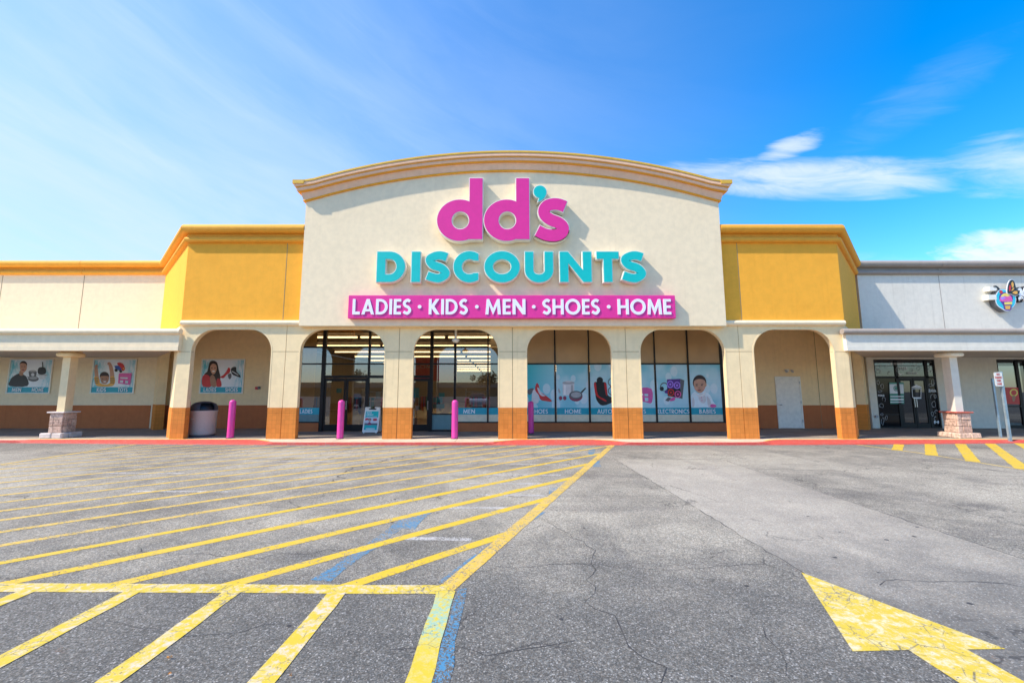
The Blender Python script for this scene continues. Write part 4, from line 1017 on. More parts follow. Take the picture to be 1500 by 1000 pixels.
# --- shop interior, seen through the glass
pbox('shop_floor', -8.2, 9.0, YS + .2, 18.59, ZF - .02, ZF + .006, 'shop_floor'); pbox('shop_floor', -14, 16, 18.6, 62, ZF - .02, ZF + .006, 'shop_floor')
pbox('shop_ceiling', -8.2, 9.0, YS + .11, 18.59, 4.66, 4.76, 'shop_ceiling'); pbox('shop_ceiling', -14, 15.9, 18.6, 62, 4.66, 4.76, 'shop_ceiling')
pbox('shop_back_wall', -14, 16, 62, 62.2, ZF, 4.65, 'shop_wall')
pbox('shop_side_wall', -14.2, -14, YB + .2, 62, ZF, 4.65, 'shop_wall'); pbox('shop_side_wall', 16, 16.2, YB + .2, 62, ZF, 4.65, 'shop_wall')
for k in range(10):
    y = 21.6 + 4.1 * k
    for j in range(6):
        pbox('ceiling_tube', -12 + j * 4.6, -7.6 + j * 4.6, y, y + .16, 4.46, 4.54, 'tube_light')
pbox('partition_panel', -6.9, -2.7, 25.0, 25.2, 2.3, 3.72, 'shop_red')
P_ = Print(24.99); P_.many([L for _, L in text_loops('WELCOME', -6.1, -4.0, 3.05, .2, .16, .12)], 'print_grey'); P_.build('partition_lettering', store)
pbox('shop_column', 1.15 - 1.75, 1.65 - 1.85, 22, 22.4, ZF, 4.64, 'shop_wall')
for i in range(7):   # garment racks with clothes
    rx, ry = -11.5 + 3.4 * i + rnd.uniform(-.3, .3), 23 + rnd.uniform(-.5, 2.5) * 2
    rk = MB(); rk.box(rx - .8, rx + .8, ry - .015, ry + .015, 1.38, 1.41)
    for s in (-.8, .8): rk.box(rx + s - .015, rx + s + .015, ry - .015, ry + .015, .1, 1.4); rk.box(rx + s - .015, rx + s + .015, ry - .3, ry + .3, .1, .13)
    rk_o = part(rk, 'garment_rack', 'rack_chrome')
    g = MB(); mats_ = ['print_red', 'print_blue', 'print_dgrey', 'print_lgrey', 'print_pink', 'print_maroon', 'film_teal']
    for j in range(22):
        gx = rx - .75 + j * .07; h = rnd.uniform(.6, .95)
        g.box(gx - .02, gx + .02, ry - .22, ry + .22, 1.36 - h, 1.34, rnd.randrange(7))
    o = g.build('hanging_clothes', mats_, rk_o); o['kind'] = 'stuff'
for x in (-6.05, -1.2, 3):
    sh = MB()
    for z in (.3, .75, 1.2, 1.65): sh.box(x - .5, x + .5, 19.6, 20.0, z, z + .03)
    for sx_ in (-.5, .47): sh.box(x + sx_, x + sx_ + .03, 19.6, 20.0, .1, 1.8)
    part(sh, 'display_shelf', 'print_lgrey')

# --- white steel door in the right recess
d = MB().box(12.06, 13.05, YB - .04, YB - .012, ZF + .01, 2.27)
dr = part(d, 'service_door', 'white_paint')
fr_ = MB(); fr_.box(12.0, 12.058, YB - .055, YB - .012, ZF, 2.33); fr_.box(13.052, 13.11, YB - .055, YB - .012, ZF, 2.33); fr_.box(12.058, 13.052, YB - .055, YB - .012, 2.272, 2.33)
fr_.build('door_frame', 'white_paint', dr)
for z in (.35, 1.15, 2.0): MB().box(13.03, 13.07, YB - .07, YB - .056, z, z + .12).build('hinge', 'rack_chrome', dr)
MB().lathe(12.15, 0, [(.02, 0), (.02, .05), (.034, .06), (.034, .09), (.0, .10)], 12).build('door_knob', 'rack_chrome', dr).data.transform(__import__('mathutils').Matrix(((1, 0, 0, 0), (0, 0, -1, YB - .04), (0, 1, 0, 1.1), (0, 0, 0, 1))))

# ================================================================== SIGNS ON THE STORE
def letter(root, loops, face_mat, y_face, depth, trim=.028, name='letter'):
    ol = [offset_loop(L, trim if i == 0 else -trim) for i, L in enumerate(loops)]
    body = MB().prism(ol, y_face + .012, y_face + depth); o = part(body, name, 'cream_return', root)
    fc = MB().prism(loops, y_face, y_face + .0115).build('letter_face', face_mat, o)
    return o
dds = thing('wall_sign', "large magenta channel letters reading dd's with a teal apostrophe, high on the arched wall", 'sign', (.04, YM, 6.86))
YL = YM - .30
def pd(p):   # traced lettering (pixels of an enlargement) to metres
    return [(-2.225 + (x - 80) / 1315 * 4.53, 6.855 + (670 - y) / 590 * 2.20) for x, y in p]
def d_loops(dx):
    cx_, cy_ = 305 + dx, 488; rx, ry = 226, 198
    a0 = math.degrees(math.acos((402 + dx - cx_) / rx))
    out = arc(cx_, cy_, rx, ry, -a0, -(360 - a0), 40)   # image y down
    o = [(x, y) for x, y in out]
    return [pd(o + [(402 + dx, 670), (532 + dx, 670), (532 + dx, 80), (402 + dx, 80)]) if False else
            pd([(402 + dx, 80), (402 + dx, cy_ - ry * math.sin(R(a0)))] + arc(cx_, cy_, rx, ry, -a0, -(360 - a0), 40)[1:-1] + [(402 + dx, cy_ + ry * math.sin(R(a0))), (402 + dx, 670), (532 + dx, 670), (532 + dx, 80)]),
            pd(arc(312 + dx, 490, 89, 87, 0, 360, 30)[:-1])]
letter(dds, d_loops(0), 'sign_magenta', YL, .28)
letter(dds, d_loops(470), 'sign_magenta', YL, .28)
s_c = smooth_pts([(1362, 358), (1310, 338), (1250, 332), (1185, 348), (1148, 395), (1165, 448), (1225, 488), (1290, 512), (1338, 555), (1326, 605), (1270, 633), (1205, 634), (1145, 620), (1082, 588)], 5)
letter(dds, [pd(ribbon(s_c, 112))], 'sign_magenta', YL, .28)
letter(dds, [pd([(1100, 284), (1103, 270)] + arc(1112, 212, 64, 60, 118, 375, 22) + [(1172, 240), (1155, 272), (1126, 296), (1090, 308)])], 'sign_teal', YL, .28, name='apostrophe')
dis = thing('wall_sign', 'row of teal channel letters reading DISCOUNTS across the middle of the arched wall', 'sign', (.35, YM, 5.36))
def disx(px): return -4.255 + (px - 48) / 1410 * 9.16
TS = .268
for ch, a, b_ in (('D', 48, 195), ('I', 230, 275), ('S', 303, 430), ('C', 450, 580), ('O', 612, 797), ('U', 825, 972), ('N', 1008, 1173), ('T', 1202, 1317), ('S', 1330, 1458)):
    x0, x1 = disx(a), disx(b_); H_ = 1.055; w = (x1 - x0) / H_
    letter(dis, [[(x0 + x * H_, 5.365 + z * H_) for x, z in L] for L in glyph(ch, w if ch == 'I' else TS, w)], 'sign_teal', YL + .03, .24, .024)
bar = thing('wall_sign', 'long magenta panel reading LADIES, KIDS, MEN, SHOES, HOME in white, just above the arcade', 'sign', (.35, YM, 4.12))
m_ = MB().bevel_box(-5.20, 5.88, YM - .20, YM - .002, 4.125, 4.915, .012); part(m_, 'sign_panel', 'sign_magenta', bar)
def barx(px): return -5.20 + (px - 187) / 1106 * 11.08
for w, a, b_ in (('LADIES', 203, 401), ('KIDS', 460, 592), ('MEN', 651, 786), ('SHOES', 843, 1037), ('HOME', 1097, 1277)):
    for ch, L in text_loops(w, barx(a), barx(b_), 4.25, .53, .185, .115): part(MB().prism(L, YM - .225, YM - .199), 'letter', 'sign_white', bar)
for px in (429, 622, 814, 1067): part(MB().prism([ell(barx(px), 4.515, .062, .062, 16)], YM - .225, YM - .199), 'letter_dot', 'sign_white', bar)

# ================================================================== POSTERS
def poster(x0, label, pxf, art, w1, w2):
    W, H_ = 1.82, 1.42; z0 = 1.63
    root = thing('framed_poster', label, 'poster', (x0, YB - .05, z0), 'framed posters on the store walls')
    def loc(m__, nm, mats): 
        return m__.build(nm, mats, root)
    f = MB(); y0, y1 = -.005, .035; e = .05
    f.box(-e, W + e, y0, y1, -e, 0); f.box(-e, W + e, y0, y1, H_, H_ + e); f.box(-e, 0, y0, y1, 0, H_); f.box(W, W + e, y0, y1, 0, H_)
    loc(f, 'frame', 'white_paint')
    P_ = Print(.02); P_.add([(0, 0), (W, 0), (W, H_), (0, H_)], 'poster_bg'); P_.add([(0, 0), (W, 0), (W, .235), (0, .235)], 'film_teal')
    def M(p):
        out = []
        for x, y in p:
            u, v_ = pxf(x, y); out.append((u * W, (1 - v_) * H_))
        return out
    art(P_, M)
    for w, a, b_ in (w1, w2): P_.many([L for _, L in text_loops(w, a * W, b_ * W, .035, .17, .19, .12)], 'print_white')
    P_.m.build('print', P_.mats, root)
    return root
f_men = lambda x, y: ((x - (140 - 45 * (y - 175) / 317)) / 400, (y - 180) / 310)
def a_men(P_, M):
    P_.add(M(sm([(120, 428), (125, 375), (150, 340), (210, 308), (250, 318), (290, 350), (292, 428)])), 'print_black')
    P_.add(M(sm([(215, 320), (218, 285), (250, 285), (252, 320), (235, 330)])), 'print_skin2')
    P_.add(M(ell(255, 222, 36, 34)), 'print_hair'); P_.add(M(sm([(220, 235), (228, 212), (270, 212), (288, 235), (282, 275), (252, 302), (226, 285)])), 'print_skin')
    P_.add(M(ell(240, 243, 6, 3)), 'print_black'); P_.add(M(ell(268, 243, 6, 3)), 'print_black'); P_.add(M(ell(253, 275, 12, 4)), 'print_maroon')
    P_.add(M([(305, 290), (385, 290), (378, 345), (312, 345)]), 'print_dgrey'); P_.add(M(ell(345, 286, 36, 9)), 'print_grey'); P_.add(M(ell(346, 320, 16, 16)), 'print_lgrey')
    P_.add(M(ell(352, 360, 52, 26)), 'print_dgrey'); P_.add(M(ell(352, 352, 42, 12)), 'print_grey'); P_.add(M([(296, 335), (315, 345), (312, 352), (294, 342)]), 'print_black')
    P_.add(M(sm([(398, 265), (425, 248), (468, 255), (474, 300), (450, 318), (400, 312)])), 'print_black'); P_.add(M([(438, 198), (446, 198), (450, 252), (440, 252)]), 'print_black')
    P_.add(M([(405, 320), (475, 318), (462, 365), (415, 362)]), 'print_lgrey'); P_.add(M([(392, 318), (488, 322), (488, 328), (392, 325)]), 'print_grey')
poster(-21.66, 'framed MEN and HOME poster left of the stone based column', f_men, a_men, ('MEN', .12, .34), ('HOME', .60, .88))
f_kid = lambda x, y: ((x - (143 - 40 * (y - 178) / 320)) / 402, (y - 180) / 312)
def a_kid(P_, M):
    for s, p in ((0, [(140, 245), (165, 235), (178, 330), (190, 390), (160, 400), (140, 330)]), (1, [(275, 215), (298, 210), (320, 260), (332, 350), (325, 400), (290, 400), (288, 300)])):
        P_.add(M(sm(p)), 'print_skin')
    P_.add(M(sm([(135, 345), (172, 345), (192, 400), (250, 415), (290, 395), (290, 345), (330, 340), (335, 400), (300, 432), (170, 432), (145, 400)])), 'print_orange')
    for y in (355, 375, 395): P_.add(M([(288, y), (332, y - 2), (332, y + 6), (288, y + 7)]), 'print_black'); P_.add(M([(140, y), (176, y), (176, y + 7), (140, y + 7)]), 'print_black')
    P_.add(M(ell(236, 335, 46, 42)), 'print_hair'); P_.add(M(sm([(195, 355), (205, 335), (270, 335), (280, 360), (262, 400), (235, 410), (208, 398)])), 'print_skin2')
    P_.add(M(ell(220, 362, 7, 3)), 'print_black'); P_.add(M(ell(255, 360, 7, 3)), 'print_black'); P_.add(M(ell(240, 388, 15, 6)), 'print_white')
    P_.add(M(ell(160, 238, 14, 14)), 'print_skin'); P_.add(M(ell(284, 215, 17, 15)), 'print_skin')
    P_.add(M([(335, 235), (390, 232), (410, 250), (400, 290), (345, 265)]), 'print_blue'); P_.add(M(sm([(365, 208), (395, 205), (425, 225), (438, 270), (415, 285), (395, 250), (370, 228)])), 'print_red')
    P_.add(M(ell(352, 278, 15, 15)), 'print_black'); P_.add(M(ell(397, 288, 14, 14)), 'print_black'); P_.add(M(ell(425, 262, 8, 8)), 'print_orange')
    P_.add([M([(380, 308), (505, 305), (500, 340), (485, 420), (370, 405), (375, 335)]), M([(392, 345), (465, 348), (463, 362), (390, 358)]), M([(388, 375), (420, 377), (418, 400), (386, 397)]), M([(440, 378), (468, 380), (464, 405), (436, 402)])], 'print_pink')
poster(-17.98, 'framed KIDS and TOYS poster between the stone based column and the angled arch', f_kid, a_kid, ('KIDS', .14, .36), ('TOYS', .65, .88))
f_lad = lambda x, y: ((x - (208 - 25 * (y - 355) / 253)) / 329, (y - 358) / 246)
def a_lad(P_, M):
    P_.add(M(sm([(250, 410), (262, 372), (290, 362), (320, 378), (332, 430), (345, 490), (330, 540), (290, 555), (240, 520), (215, 470), (240, 445)])), 'print_hair')
    P_.add(M(sm([(203, 556), (200, 490), (225, 468), (260, 485), (275, 556)])), 'print_red'); P_.add(M(sm([(310, 556), (320, 500), (345, 510), (352, 556)])), 'print_red')
    P_.add(M(sm([(262, 490), (285, 470), (305, 500), (312, 556), (272, 556)])), 'print_skin2')
    P_.add(M(sm([(266, 405), (285, 385), (312, 395), (316, 430), (300, 462), (280, 462), (266, 435)])), 'print_skin')
    P_.add(M(ell(278, 418, 6, 3)), 'print_black'); P_.add(M(ell(303, 418, 6, 3)), 'print_black'); P_.add(M(ell(291, 443, 12, 5)), 'print_white')
    P_.add(M(sm([(342, 488), (370, 470), (395, 440), (410, 415), (425, 425), (418, 455), (395, 470), (370, 495)])), 'print_red')
    P_.add(M(sm([(405, 470), (430, 460), (432, 490), (415, 503)])), 'print_dgrey')
    P_.add(M(sm([(430, 430), (445, 412), (472, 412), (475, 445), (500, 470), (505, 490), (470, 480), (440, 465)])), 'print_black'); P_.add(M([(440, 440), (490, 470), (488, 475), (438, 446)]), 'print_lgrey')
poster(-13.20, 'framed LADIES and SHOES poster inside the leftmost arch, above the litter bin', f_lad, a_lad, ('LADIES', .08, .38), ('SHOES', .60, .90))

# ================================================================== STREET THINGS
def bollard(x, y, h, label):
    root = thing('bollard', label, 'bollard', (x, y, ZF), 'pink bollards under the arches')
    r_ = .108
    prof = [(r_, 0), (r_, h - r_ * .8)] + [(r_ * math.cos(R(a)), h - r_ * .8 + r_ * .8 * math.sin(R(a))) for a in range(10, 90, 10)] + [(.004, h)]
    MB().lathe(0, 0, prof, 28).build('sleeve', 'bollard_pink', root, 'auto')
    MB().lathe(0, 0, [(r_ + .022, .0), (r_ + .022, .012), (r_ + .002, .02)], 28, cap=False).build('base_ring', 'frame_dark', root, 'auto')
bollard(-9.30, 14.55, 1.30, 'magenta bollard right of the litter bin in the leftmost arch')
bollard(-5.49, 14.42, 1.30, 'magenta bollard in front of the double glass doors')
bollard(-1.60, 14.42, 1.30, 'magenta bollard in front of the MEN window')
bollard(1.12, 16.2, 1.22, 'shaded magenta bollard beside the SHOES window film')
bollard(-12.10, 16.2, 1.25, 'shaded magenta bollard half hidden left of the litter bin')
# litter bin
bin_ = thing('litter_bin', 'round tan litter bin with a dark domed lid in the leftmost arch', 'litter bin', (-10.80, 15.30, ZF))
MB().lathe(0, 0, [(.36, 0), (.37, .03), (.375, .06), (.40, .08), (.415, .84), (.43, .86), (.43, .90), (.41, .92)], 40).build('bin_body', 'can_body', bin_, 'auto')
MB().lathe(0, 0, [(.36, .0), (.385, .005), (.385, .05), (.36, .055)], 40).build('bin_foot', 'can_lid', bin_, 'auto')
lid = MB(); nn_ = 40
prof = [(.42, .90), (.43, .93), (.42, .99)] + [(.42 * math.cos(R(a)) ** .8, .99 + .24 * math.sin(R(a))) for a in range(10, 90, 10)] + [(.01, 1.235)]
lv = [(r_ * math.cos(2 * math.pi * i / nn_), r_ * math.sin(2 * math.pi * i / nn_), z) for r_, z in prof for i in range(nn_)]
lf = []
for j in range(len(prof) - 1):
    for i in range(nn_):
        a = math.degrees(2 * math.pi * (i + .5) / nn_); op = (290 < a < 352) and 1 <= j <= 6
        if not op: lf.append((j * nn_ + i, j * nn_ + (i + 1) % nn_, (j + 1) * nn_ + (i + 1) % nn_, (j + 1) * nn_ + i))
lido = link('bin_lid', lv, lf, 'can_lid', bin_, smooth='auto')
MB().lathe(0, 0, [(.36, .90), (.37, .93), (.36, 1.0), (.24, 1.14), (.01, 1.2)], 30).build('bin_liner', 'print_black', bin_, 'auto')
MB().add([(-.02 - .13, -.414, .62), (.10 - .13, -.414, .62), (.10 - .13, -.418, .635), (-.02 - .13, -.418, .635)], [(0, 1, 2, 3)]).build('bin_label', 'white_paint', bin_)
# A-frame board
af = thing('a_frame_sign', 'white A-frame NOW HIRING board with teal print beside the double doors', 'sign board', (-5.06, 16.55, ZF))
for s, nm in ((-1, 'front_board'), (1, 'rear_board')):
    m_ = MB(); W, H_ = .60, .98
    L_ = [(-W / 2, .06), (-W / 2 + .06, 0), (-W / 2 + .10, .03), (W / 2 - .10, .03), (W / 2 - .06, 0), (W / 2, .06), (W / 2, H_ - .03), (W / 2 - .03, H_), (.09, H_), (.09, H_ - .06), (-.09, H_ - .06), (-.09, H_), (-W / 2 + .03, H_), (-W / 2, H_ - .03)]
    m_.prism([L_], -.018, .018); th = .20
    tilt = lambda x, y, z: (x, y + s * (.30 - z * th / .6) * .9, z)
    m_.v = [tilt(*q) for q in m_.v]; bd = m_.build(nm, 'white_paint', af)
    if s < 0:
        P_ = Print(-.0195)
        P_.add([(-.25, .12), (.25, .12), (.25, .82), (-.25, .82)], 'sign_teal')
        P_.add([(-.25, .30), (.25, .30), (.25, .58), (-.25, .58)], 'print_lgrey'); P_.add([(-.25, .30), (.25, .30), (.25, .37), (-.25, .37)], 'print_dgrey')
        P_.add([(-.24, .47), (-.12, .50), (-.12, .56), (-.24, .55)], 'print_red'); P_.add(ell(.14, .50, .09, .045), 'print_red')
        P_.add(ell(-.06, .50, .06, .055), 'print_hair'); P_.add(ell(-.06, .48, .045, .05), 'print_skin'); P_.add(sm([(-.14, .31), (-.06, .42), (.03, .31)]), 'print_maroon')
        P_.many([L for _, L in text_loops('NOW', -.21, -.02, .74, .055, .18, .12)] + [L for _, L in text_loops('HIRING', -.21, .06, .66, .055, .18, .12)], 'print_white')
        P_.add([(-.17, .15), (.17, .15), (.17, .18), (-.17, .18)], 'print_white'); P_.add([(-.2, .60), (.2, .60), (.2, .62), (-.2, .62)], 'print_lgrey')
        P_.m.v = [tilt(*q) for q in P_.m.v]; P_.m.build('print', P_.mats, bd)
MB().box(-.14, .14, -.03, .03, .88, .92).build('hinge_bar', 'frame_dark', af)
# pendant camera / dome, wall lamp, horn, socket
pen = thing('security_camera', 'white dome camera hanging on a short tube inside the second glass arch', 'camera', (-1.67, 15.0, 3.95))
MB().lathe(0, 0, [(.06, 0), (.06, -.02), (.04, -.03), (.04, -.36), (.075, -.37), (.13, -.40), (.14, -.45), (.10, -.49), (.06, -.52), (.01, -.53)], 24).build('dome_housing', 'white_paint', pen, 'auto').data.flip_normals()
lamp = thing('wall_lamp', 'small twin spot wall lamp above the white steel door', 'lamp', (12.58, YB - .03, 2.60))
MB().box(-.07, .07, -.02, .02, -.05, .05).build('back_plate', 'white_paint', lamp)
for s in (-1, 1):
    m_ = MB().lathe(0, 0, [(.03, 0), (.05, .04), (.065, .10), (.01, .105)], 14); m_.v = [(s * .13 + x, -.06 - z * .7 + y * .3, y - z * .5) for x, y, z in m_.v]; m_.build('lamp_head', 'print_grey', lamp, 'auto')
horn = thing('alarm_horn', 'small dark alarm horn on the wall right of the LADIES poster', 'alarm', (-10.70, YB - .03, 1.83))
MB().bevel_box(-.09, .03, -.06, .015, -.07, .05, .01).build('alarm_box', 'shop_red', horn); MB().bevel_box(.035, .12, -.08, .015, -.05, .06, .01).build('alarm_light', 'print_dgrey', horn)
sp = thing('wall_vent', 'small pale vent plate on the brown wainscot left of the stone based column', 'vent', (-19.0, YB - .03, .55))
MB().bevel_box(-.09, .09, -.01, .015, -.03, .03, .006).build('vent_plate', 'print_lgrey', sp)

# no parking sign
ns = thing('parking_sign', 'red and white NO PARKING FIRE LANE sign on a grey kerbside post', 'sign', (16.76, 14.02, 0))
lean = lambda x, y, z: (x - .004 * z, y, z)
m_ = MB().box(-.04, .04, -.03, .03, 0, 2.34); m_.v = [lean(*q) for q in m_.v]; m_.build('post', 'steel_post', ns)
m_ = MB(); W, H_ = .30, .46; Lp = sm([(-W / 2, -H_ / 2), (W / 2, -H_ / 2), (W / 2, H_ / 2), (-W / 2, H_ / 2)]) 
Lp = [(-W / 2 + .03, -H_ / 2), (W / 2 - .03, -H_ / 2), (W / 2, -H_ / 2 + .03), (W / 2, H_ / 2 - .03), (W / 2 - .03, H_ / 2), (-W / 2 + .03, H_ / 2), (-W / 2, H_ / 2 - .03), (-W / 2, -H_ / 2 + .03)]
Pns = []
for i, w in enumerate(('NO', 'PARKING', 'FIRE', 'LANE')):
    hw = {'NO': .06, 'PARKING': .13, 'FIRE': .075, 'LANE': .085}[w]
    Pn = Print(-.004); Pn.many([L for _, L in text_loops(w, -hw, hw, .13 - i * .105, .072, .22, .12)], 'print_red'); Pns.append(Pn)
def place_sign(v):
    a = R(4); out = []
    for x, y, z in v:
        X = x * math.cos(a) - y * math.sin(a) - .14; Y = x * math.sin(a) + y * math.cos(a) - .05; out.append(lean(X, Y, z + 2.08))
    return out
m_.prism([Lp], 0, .006); m_.v = place_sign(m_.v); pl = m_.build('sign_plate', 'white_paint', ns)
for Pn in Pns: Pn.m.v = place_sign(Pn.m.v); Pn.m.build('lettering', Pn.mats, pl)
ps2 = thing('sign_post', 'second thin grey post standing on the pavement just behind the parking sign', 'post', (17.50, 14.9, ZF))
m_ = MB().box(-.03, .03, -.025, .025, 0, 2.05); m_.v = [(x - .006 * z, y, z) for x, y, z in m_.v]; m_.build('post', 'steel_post', ps2)

# fallen leaves
for i, (x, y) in enumerate(((-2.10, 2.85), (-1.98, 2.70), (-1.25, 2.68))):
    r_ = (.018, .010, .008)[i]
    pts = [(x + r_ * k * math.cos(a), y + r_ * k * math.sin(a)) for a, k in zip([j * math.pi / 5 for j in range(10)], [1.3, .6, 1.1, .5, 1.2, .6, 1.0, .5, 1.1, .6])]
    o = sheet('fallen_leaf', pts, .012, 'leaf_orange', None)
    for vv in o.data.vertices: vv.co.z += rnd.uniform(-.002, .012)
    o['label'] = ('larger orange dry leaf on the asphalt between the yellow stall lines', 'small orange leaf just right of the larger dry leaf', 'tiny tan leaf on the dark asphalt nearer the blue line')[i]; o['category'] = 'leaf'; o['group'] = 'dry leaves on the asphalt'

# ================================================================== NEIGHBOURING STORE
nb = thing('neighbour_store', 'pale grey shop with taupe cornice and black decorated doors right of the yellow wing', 'store', (24, YB, ZF))
n0, n1 = 16.12, 60
for (x0, x1, z0, z1) in ((n0, 16.44, ZF, 3.2), (19.15, 21.88, ZF, 3.2), (23.2, n1, ZF, 3.2), (n0, n1, 3.2, ZW)):
    pbox('wall', x0, x1, YB, YB + .25, z0, z1 - (.003 if z1 < 4 else 0), 'grey_stucco', nb)
for x0, x1 in ((16.44, 19.15), (21.88, 23.2)): pbox('wall', x0, x1, YB, YB + .25, 3.08, 3.197, 'grey_stucco', nb)
for x in (19.80, 30, 40): pbox('wall_joint', x - .012, x + .012, YB - .004, YB + .01, 3.3, 6.9, 'taupe_trim', nb)
cornice([(n0 - .05, YB), (19.79, YB)], 1, 'taupe_trim', nb); cornice([(19.81, YB), (n1, YB)], 1, 'taupe_trim', nb)
canopy(11.80, n1, nb, 'taupe_trim', 'grey_stucco', -1)
m_ = MB(); m_.lathe(0, 0, [(.001, 0), (.10, 0), (.10, .14), (.096, .16), (.001, .16)], 20)
m_.v = [(11.82 - z, 14.14 + x, 3.715 + y) for x, y, z in m_.v]; part(m_, 'canopy_roll_end', 'taupe_trim', nb, 'auto')
column(15.93, 14.80, nb, 'grey_stucco', 'stone_pink', 'cap_red', 'white_paint')
pbox('roof_mass', n0, n1, YB + .25, 24, 3.3, ZW, 'grey_stucco', nb)
pbox('shop_floor', 16, 26, YB + .2, 26, ZF - .02, ZF + .004, 'shop_floor', nb); pbox('shop_back_wall', 16.1, 27, 26, 26.2, ZF, 3.3, 'print_dgrey', nb)
# socket plate on the wall
soc = thing('wall_socket', 'small grey socket box low on the wall left of the black doors', 'socket', (16.30, YB - .03, .60)); MB().bevel_box(-.06, .06, -.03, .028, -.05, .05, .008).build('box_cover', 'print_grey', soc)
# black decorated shop front
def nmull(x0, x1, z0, z1, nm='mullion'): return pbox(nm, x0, x1, YB + .02, YB + .10, z0, z1, 'frame_dark', nb)
for a, b_ in ((16.445, 16.50), (17.38, 17.50), (18.70, 18.83), (19.09, 19.145)): nmull(a, b_, ZF + .01, 3.075)
nmull(16.50, 19.09, 3.02, 3.076, 'head'); nmull(16.50, 19.09, 2.26, 2.34, 'transom'); nmull(16.5, 17.38, .66, .70, 'transom'); nmull(16.5, 17.38, ZF + .01, .16, 'sill'); nmull(18.83, 19.09, ZF + .01, .16, 'sill')
def npane(x0, x1, z0, z1, mat='glass_tinted'): 
    return part(MB().add([(x0, YB + .05, z0), (x1, YB + .05, z0), (x1, YB + .05, z1), (x0, YB + .05, z1)], [(0, 1, 2, 3)]), 'window_pane', mat, nb)
npane(16.5, 17.38, .16, .66, 'black_film'); npane(16.5, 17.38, .70, 2.26, 'black_film'); npane(18.83, 19.09, .16, 2.26, 'black_film')
for a, b_ in ((16.5, 17.38), (17.5, 18.70), (18.83, 19.09)): npane(a, b_, 2.34, 3.02)
for i, (a, b_) in enumerate(((17.51, 18.09), (18.11, 18.69))):
    y = YB + .03; st = .07; d = MB()
    d.box(a, a + st, y, y + .05, .10, 2.25); d.box(b_ - st, b_, y, y + .05, .10, 2.25); d.box(a + st, b_ - st, y, y + .05, 2.14, 2.25); d.box(a + st, b_ - st, y, y + .05, .10, .30)
    dd = part(d, 'door', 'frame_dark', nb)
    MB().add([(a + st, y + .025, .30), (b_ - st, y + .025, .30), (b_ - st, y + .025, 2.14), (a + st, y + .025, 2.14)], [(0, 1, 2, 3)]).build('door_glass', 'glass_tinted', dd)
    hx = b_ - .035 if i == 0 else a + .035; MB().box(hx - .015, hx + .015, y - .05, y - .02, 1.0, 1.35).build('door_handle', 'rack_chrome', dd)
# white line drawings and writing stuck on the black panes
dec = Print(YB + .018)
ZX = lambda p: [((1270 + x / 8.333 - 735) / 610 * YB, 0) for x, y in p]
def nproj(p, sc=8.333, ox=1270, oy=515, Y=YB):
    out = []; c_, s_ = math.cos(math.atan(73 / 610)), math.sin(math.atan(73 / 610))
    for x, y in p:
        u = (ox + x / sc - 735) / 610; s = (oy + y / sc - 500) / 610; dy = c_ + s * s_; dz = s_ - s * c_; out.append((u / dy * Y, 1.68 + dz / dy * Y))
    return out
rnd2 = random.Random(3)
def squig(pts, w=.016): return [ribbon(smooth_pts(nproj(pts), 4), w)]
D = []
for (cx_, cy_, kx, ky) in ((150, 180, 30, 40), (150, 240, 32, 26), (255, 185, 26, 26), (290, 260, 34, 24), (375, 215, 22, 34), (585, 155, 30, 24), (650, 205, 26, 26), (560, 220, 20, 22), (775, 190, 24, 22), (775, 240, 30, 26),
                           (140, 375, 22, 30), (190, 420, 26, 34), (160, 480, 26, 20), (210, 580, 28, 30), (180, 655, 32, 36), (195, 850, 20, 52), (240, 810, 16, 34), (185, 765, 22, 16),
                           (810, 375, 20, 40), (780, 410, 26, 20), (800, 545, 26, 34), (840, 545, 14, 32), (825, 640, 30, 40), (850, 735, 26, 26), (805, 760, 20, 34), (845, 810, 26, 26)):
    pts = []; k = rnd2.randint(5, 8); ph = rnd2.random() * 6
    for i in range(k + 2):
        a = ph + i * 2 * math.pi / k; rr_ = rnd2.uniform(.55, 1.05); pts.append((cx_ + kx * rr_ * math.cos(a), cy_ + ky * rr_ * math.sin(a)))
    D.append(squig(pts, .013))
dec.many(D, 'print_grey')
dec.add(nproj(sm([(395, 262), (402, 285), (455, 262), (405, 272), (400, 262)])), 'print_white')
dec.many([L for _, L in text_loops('5328', nproj([(405, 222)])[0][0], nproj([(498, 222)])[0][0], nproj([(450, 222)])[0][1], .13, .2, .14)], 'print_lgrey')
dec.many([L for _, L in text_loops('COLUMBIA', nproj([(320, 155)])[0][0], nproj([(440, 155)])[0][0], nproj([(380, 158)])[0][1], .075, .2, .12)], 'print_lgrey')
dec.add(nproj([(285, 147), (300, 132), (315, 147), (300, 162)]), 'print_white')
dec.many([L for _, L in text_loops('WRANGLER', nproj([(498, 270)])[0][0], nproj([(625, 270)])[0][0], nproj([(560, 272)])[0][1], .085, .24, .12)], 'print_grey')
dec.many([L for _, L in text_loops('PUMA', nproj([(138, 545)])[0][0], nproj([(218, 545)])[0][0], nproj([(180, 545)])[0][1], .085, .26, .12)] + [L for _, L in text_loops('ZARA', nproj([(757, 492)])[0][0], nproj([(848, 492)])[0][0], nproj([(800, 492)])[0][1], .12, .2, .12)], 'print_lgrey')
dec.many([[nproj(ell(832, 858, 12, 20))], [nproj(ell(872, 858, 12, 20))], [nproj([(832, 852), (872, 852), (872, 864), (832, 864)])]], 'print_white')
dec.build('glass_decals', nb)
nt_ = Print(YB + .024)
nt_.add(nproj([(278, 375), (455, 375), (462, 635), (290, 635)]), 'print_green'); nt_.add(nproj([(280, 395), (450, 395), (455, 510), (285, 510)]), 'print_lgrey')
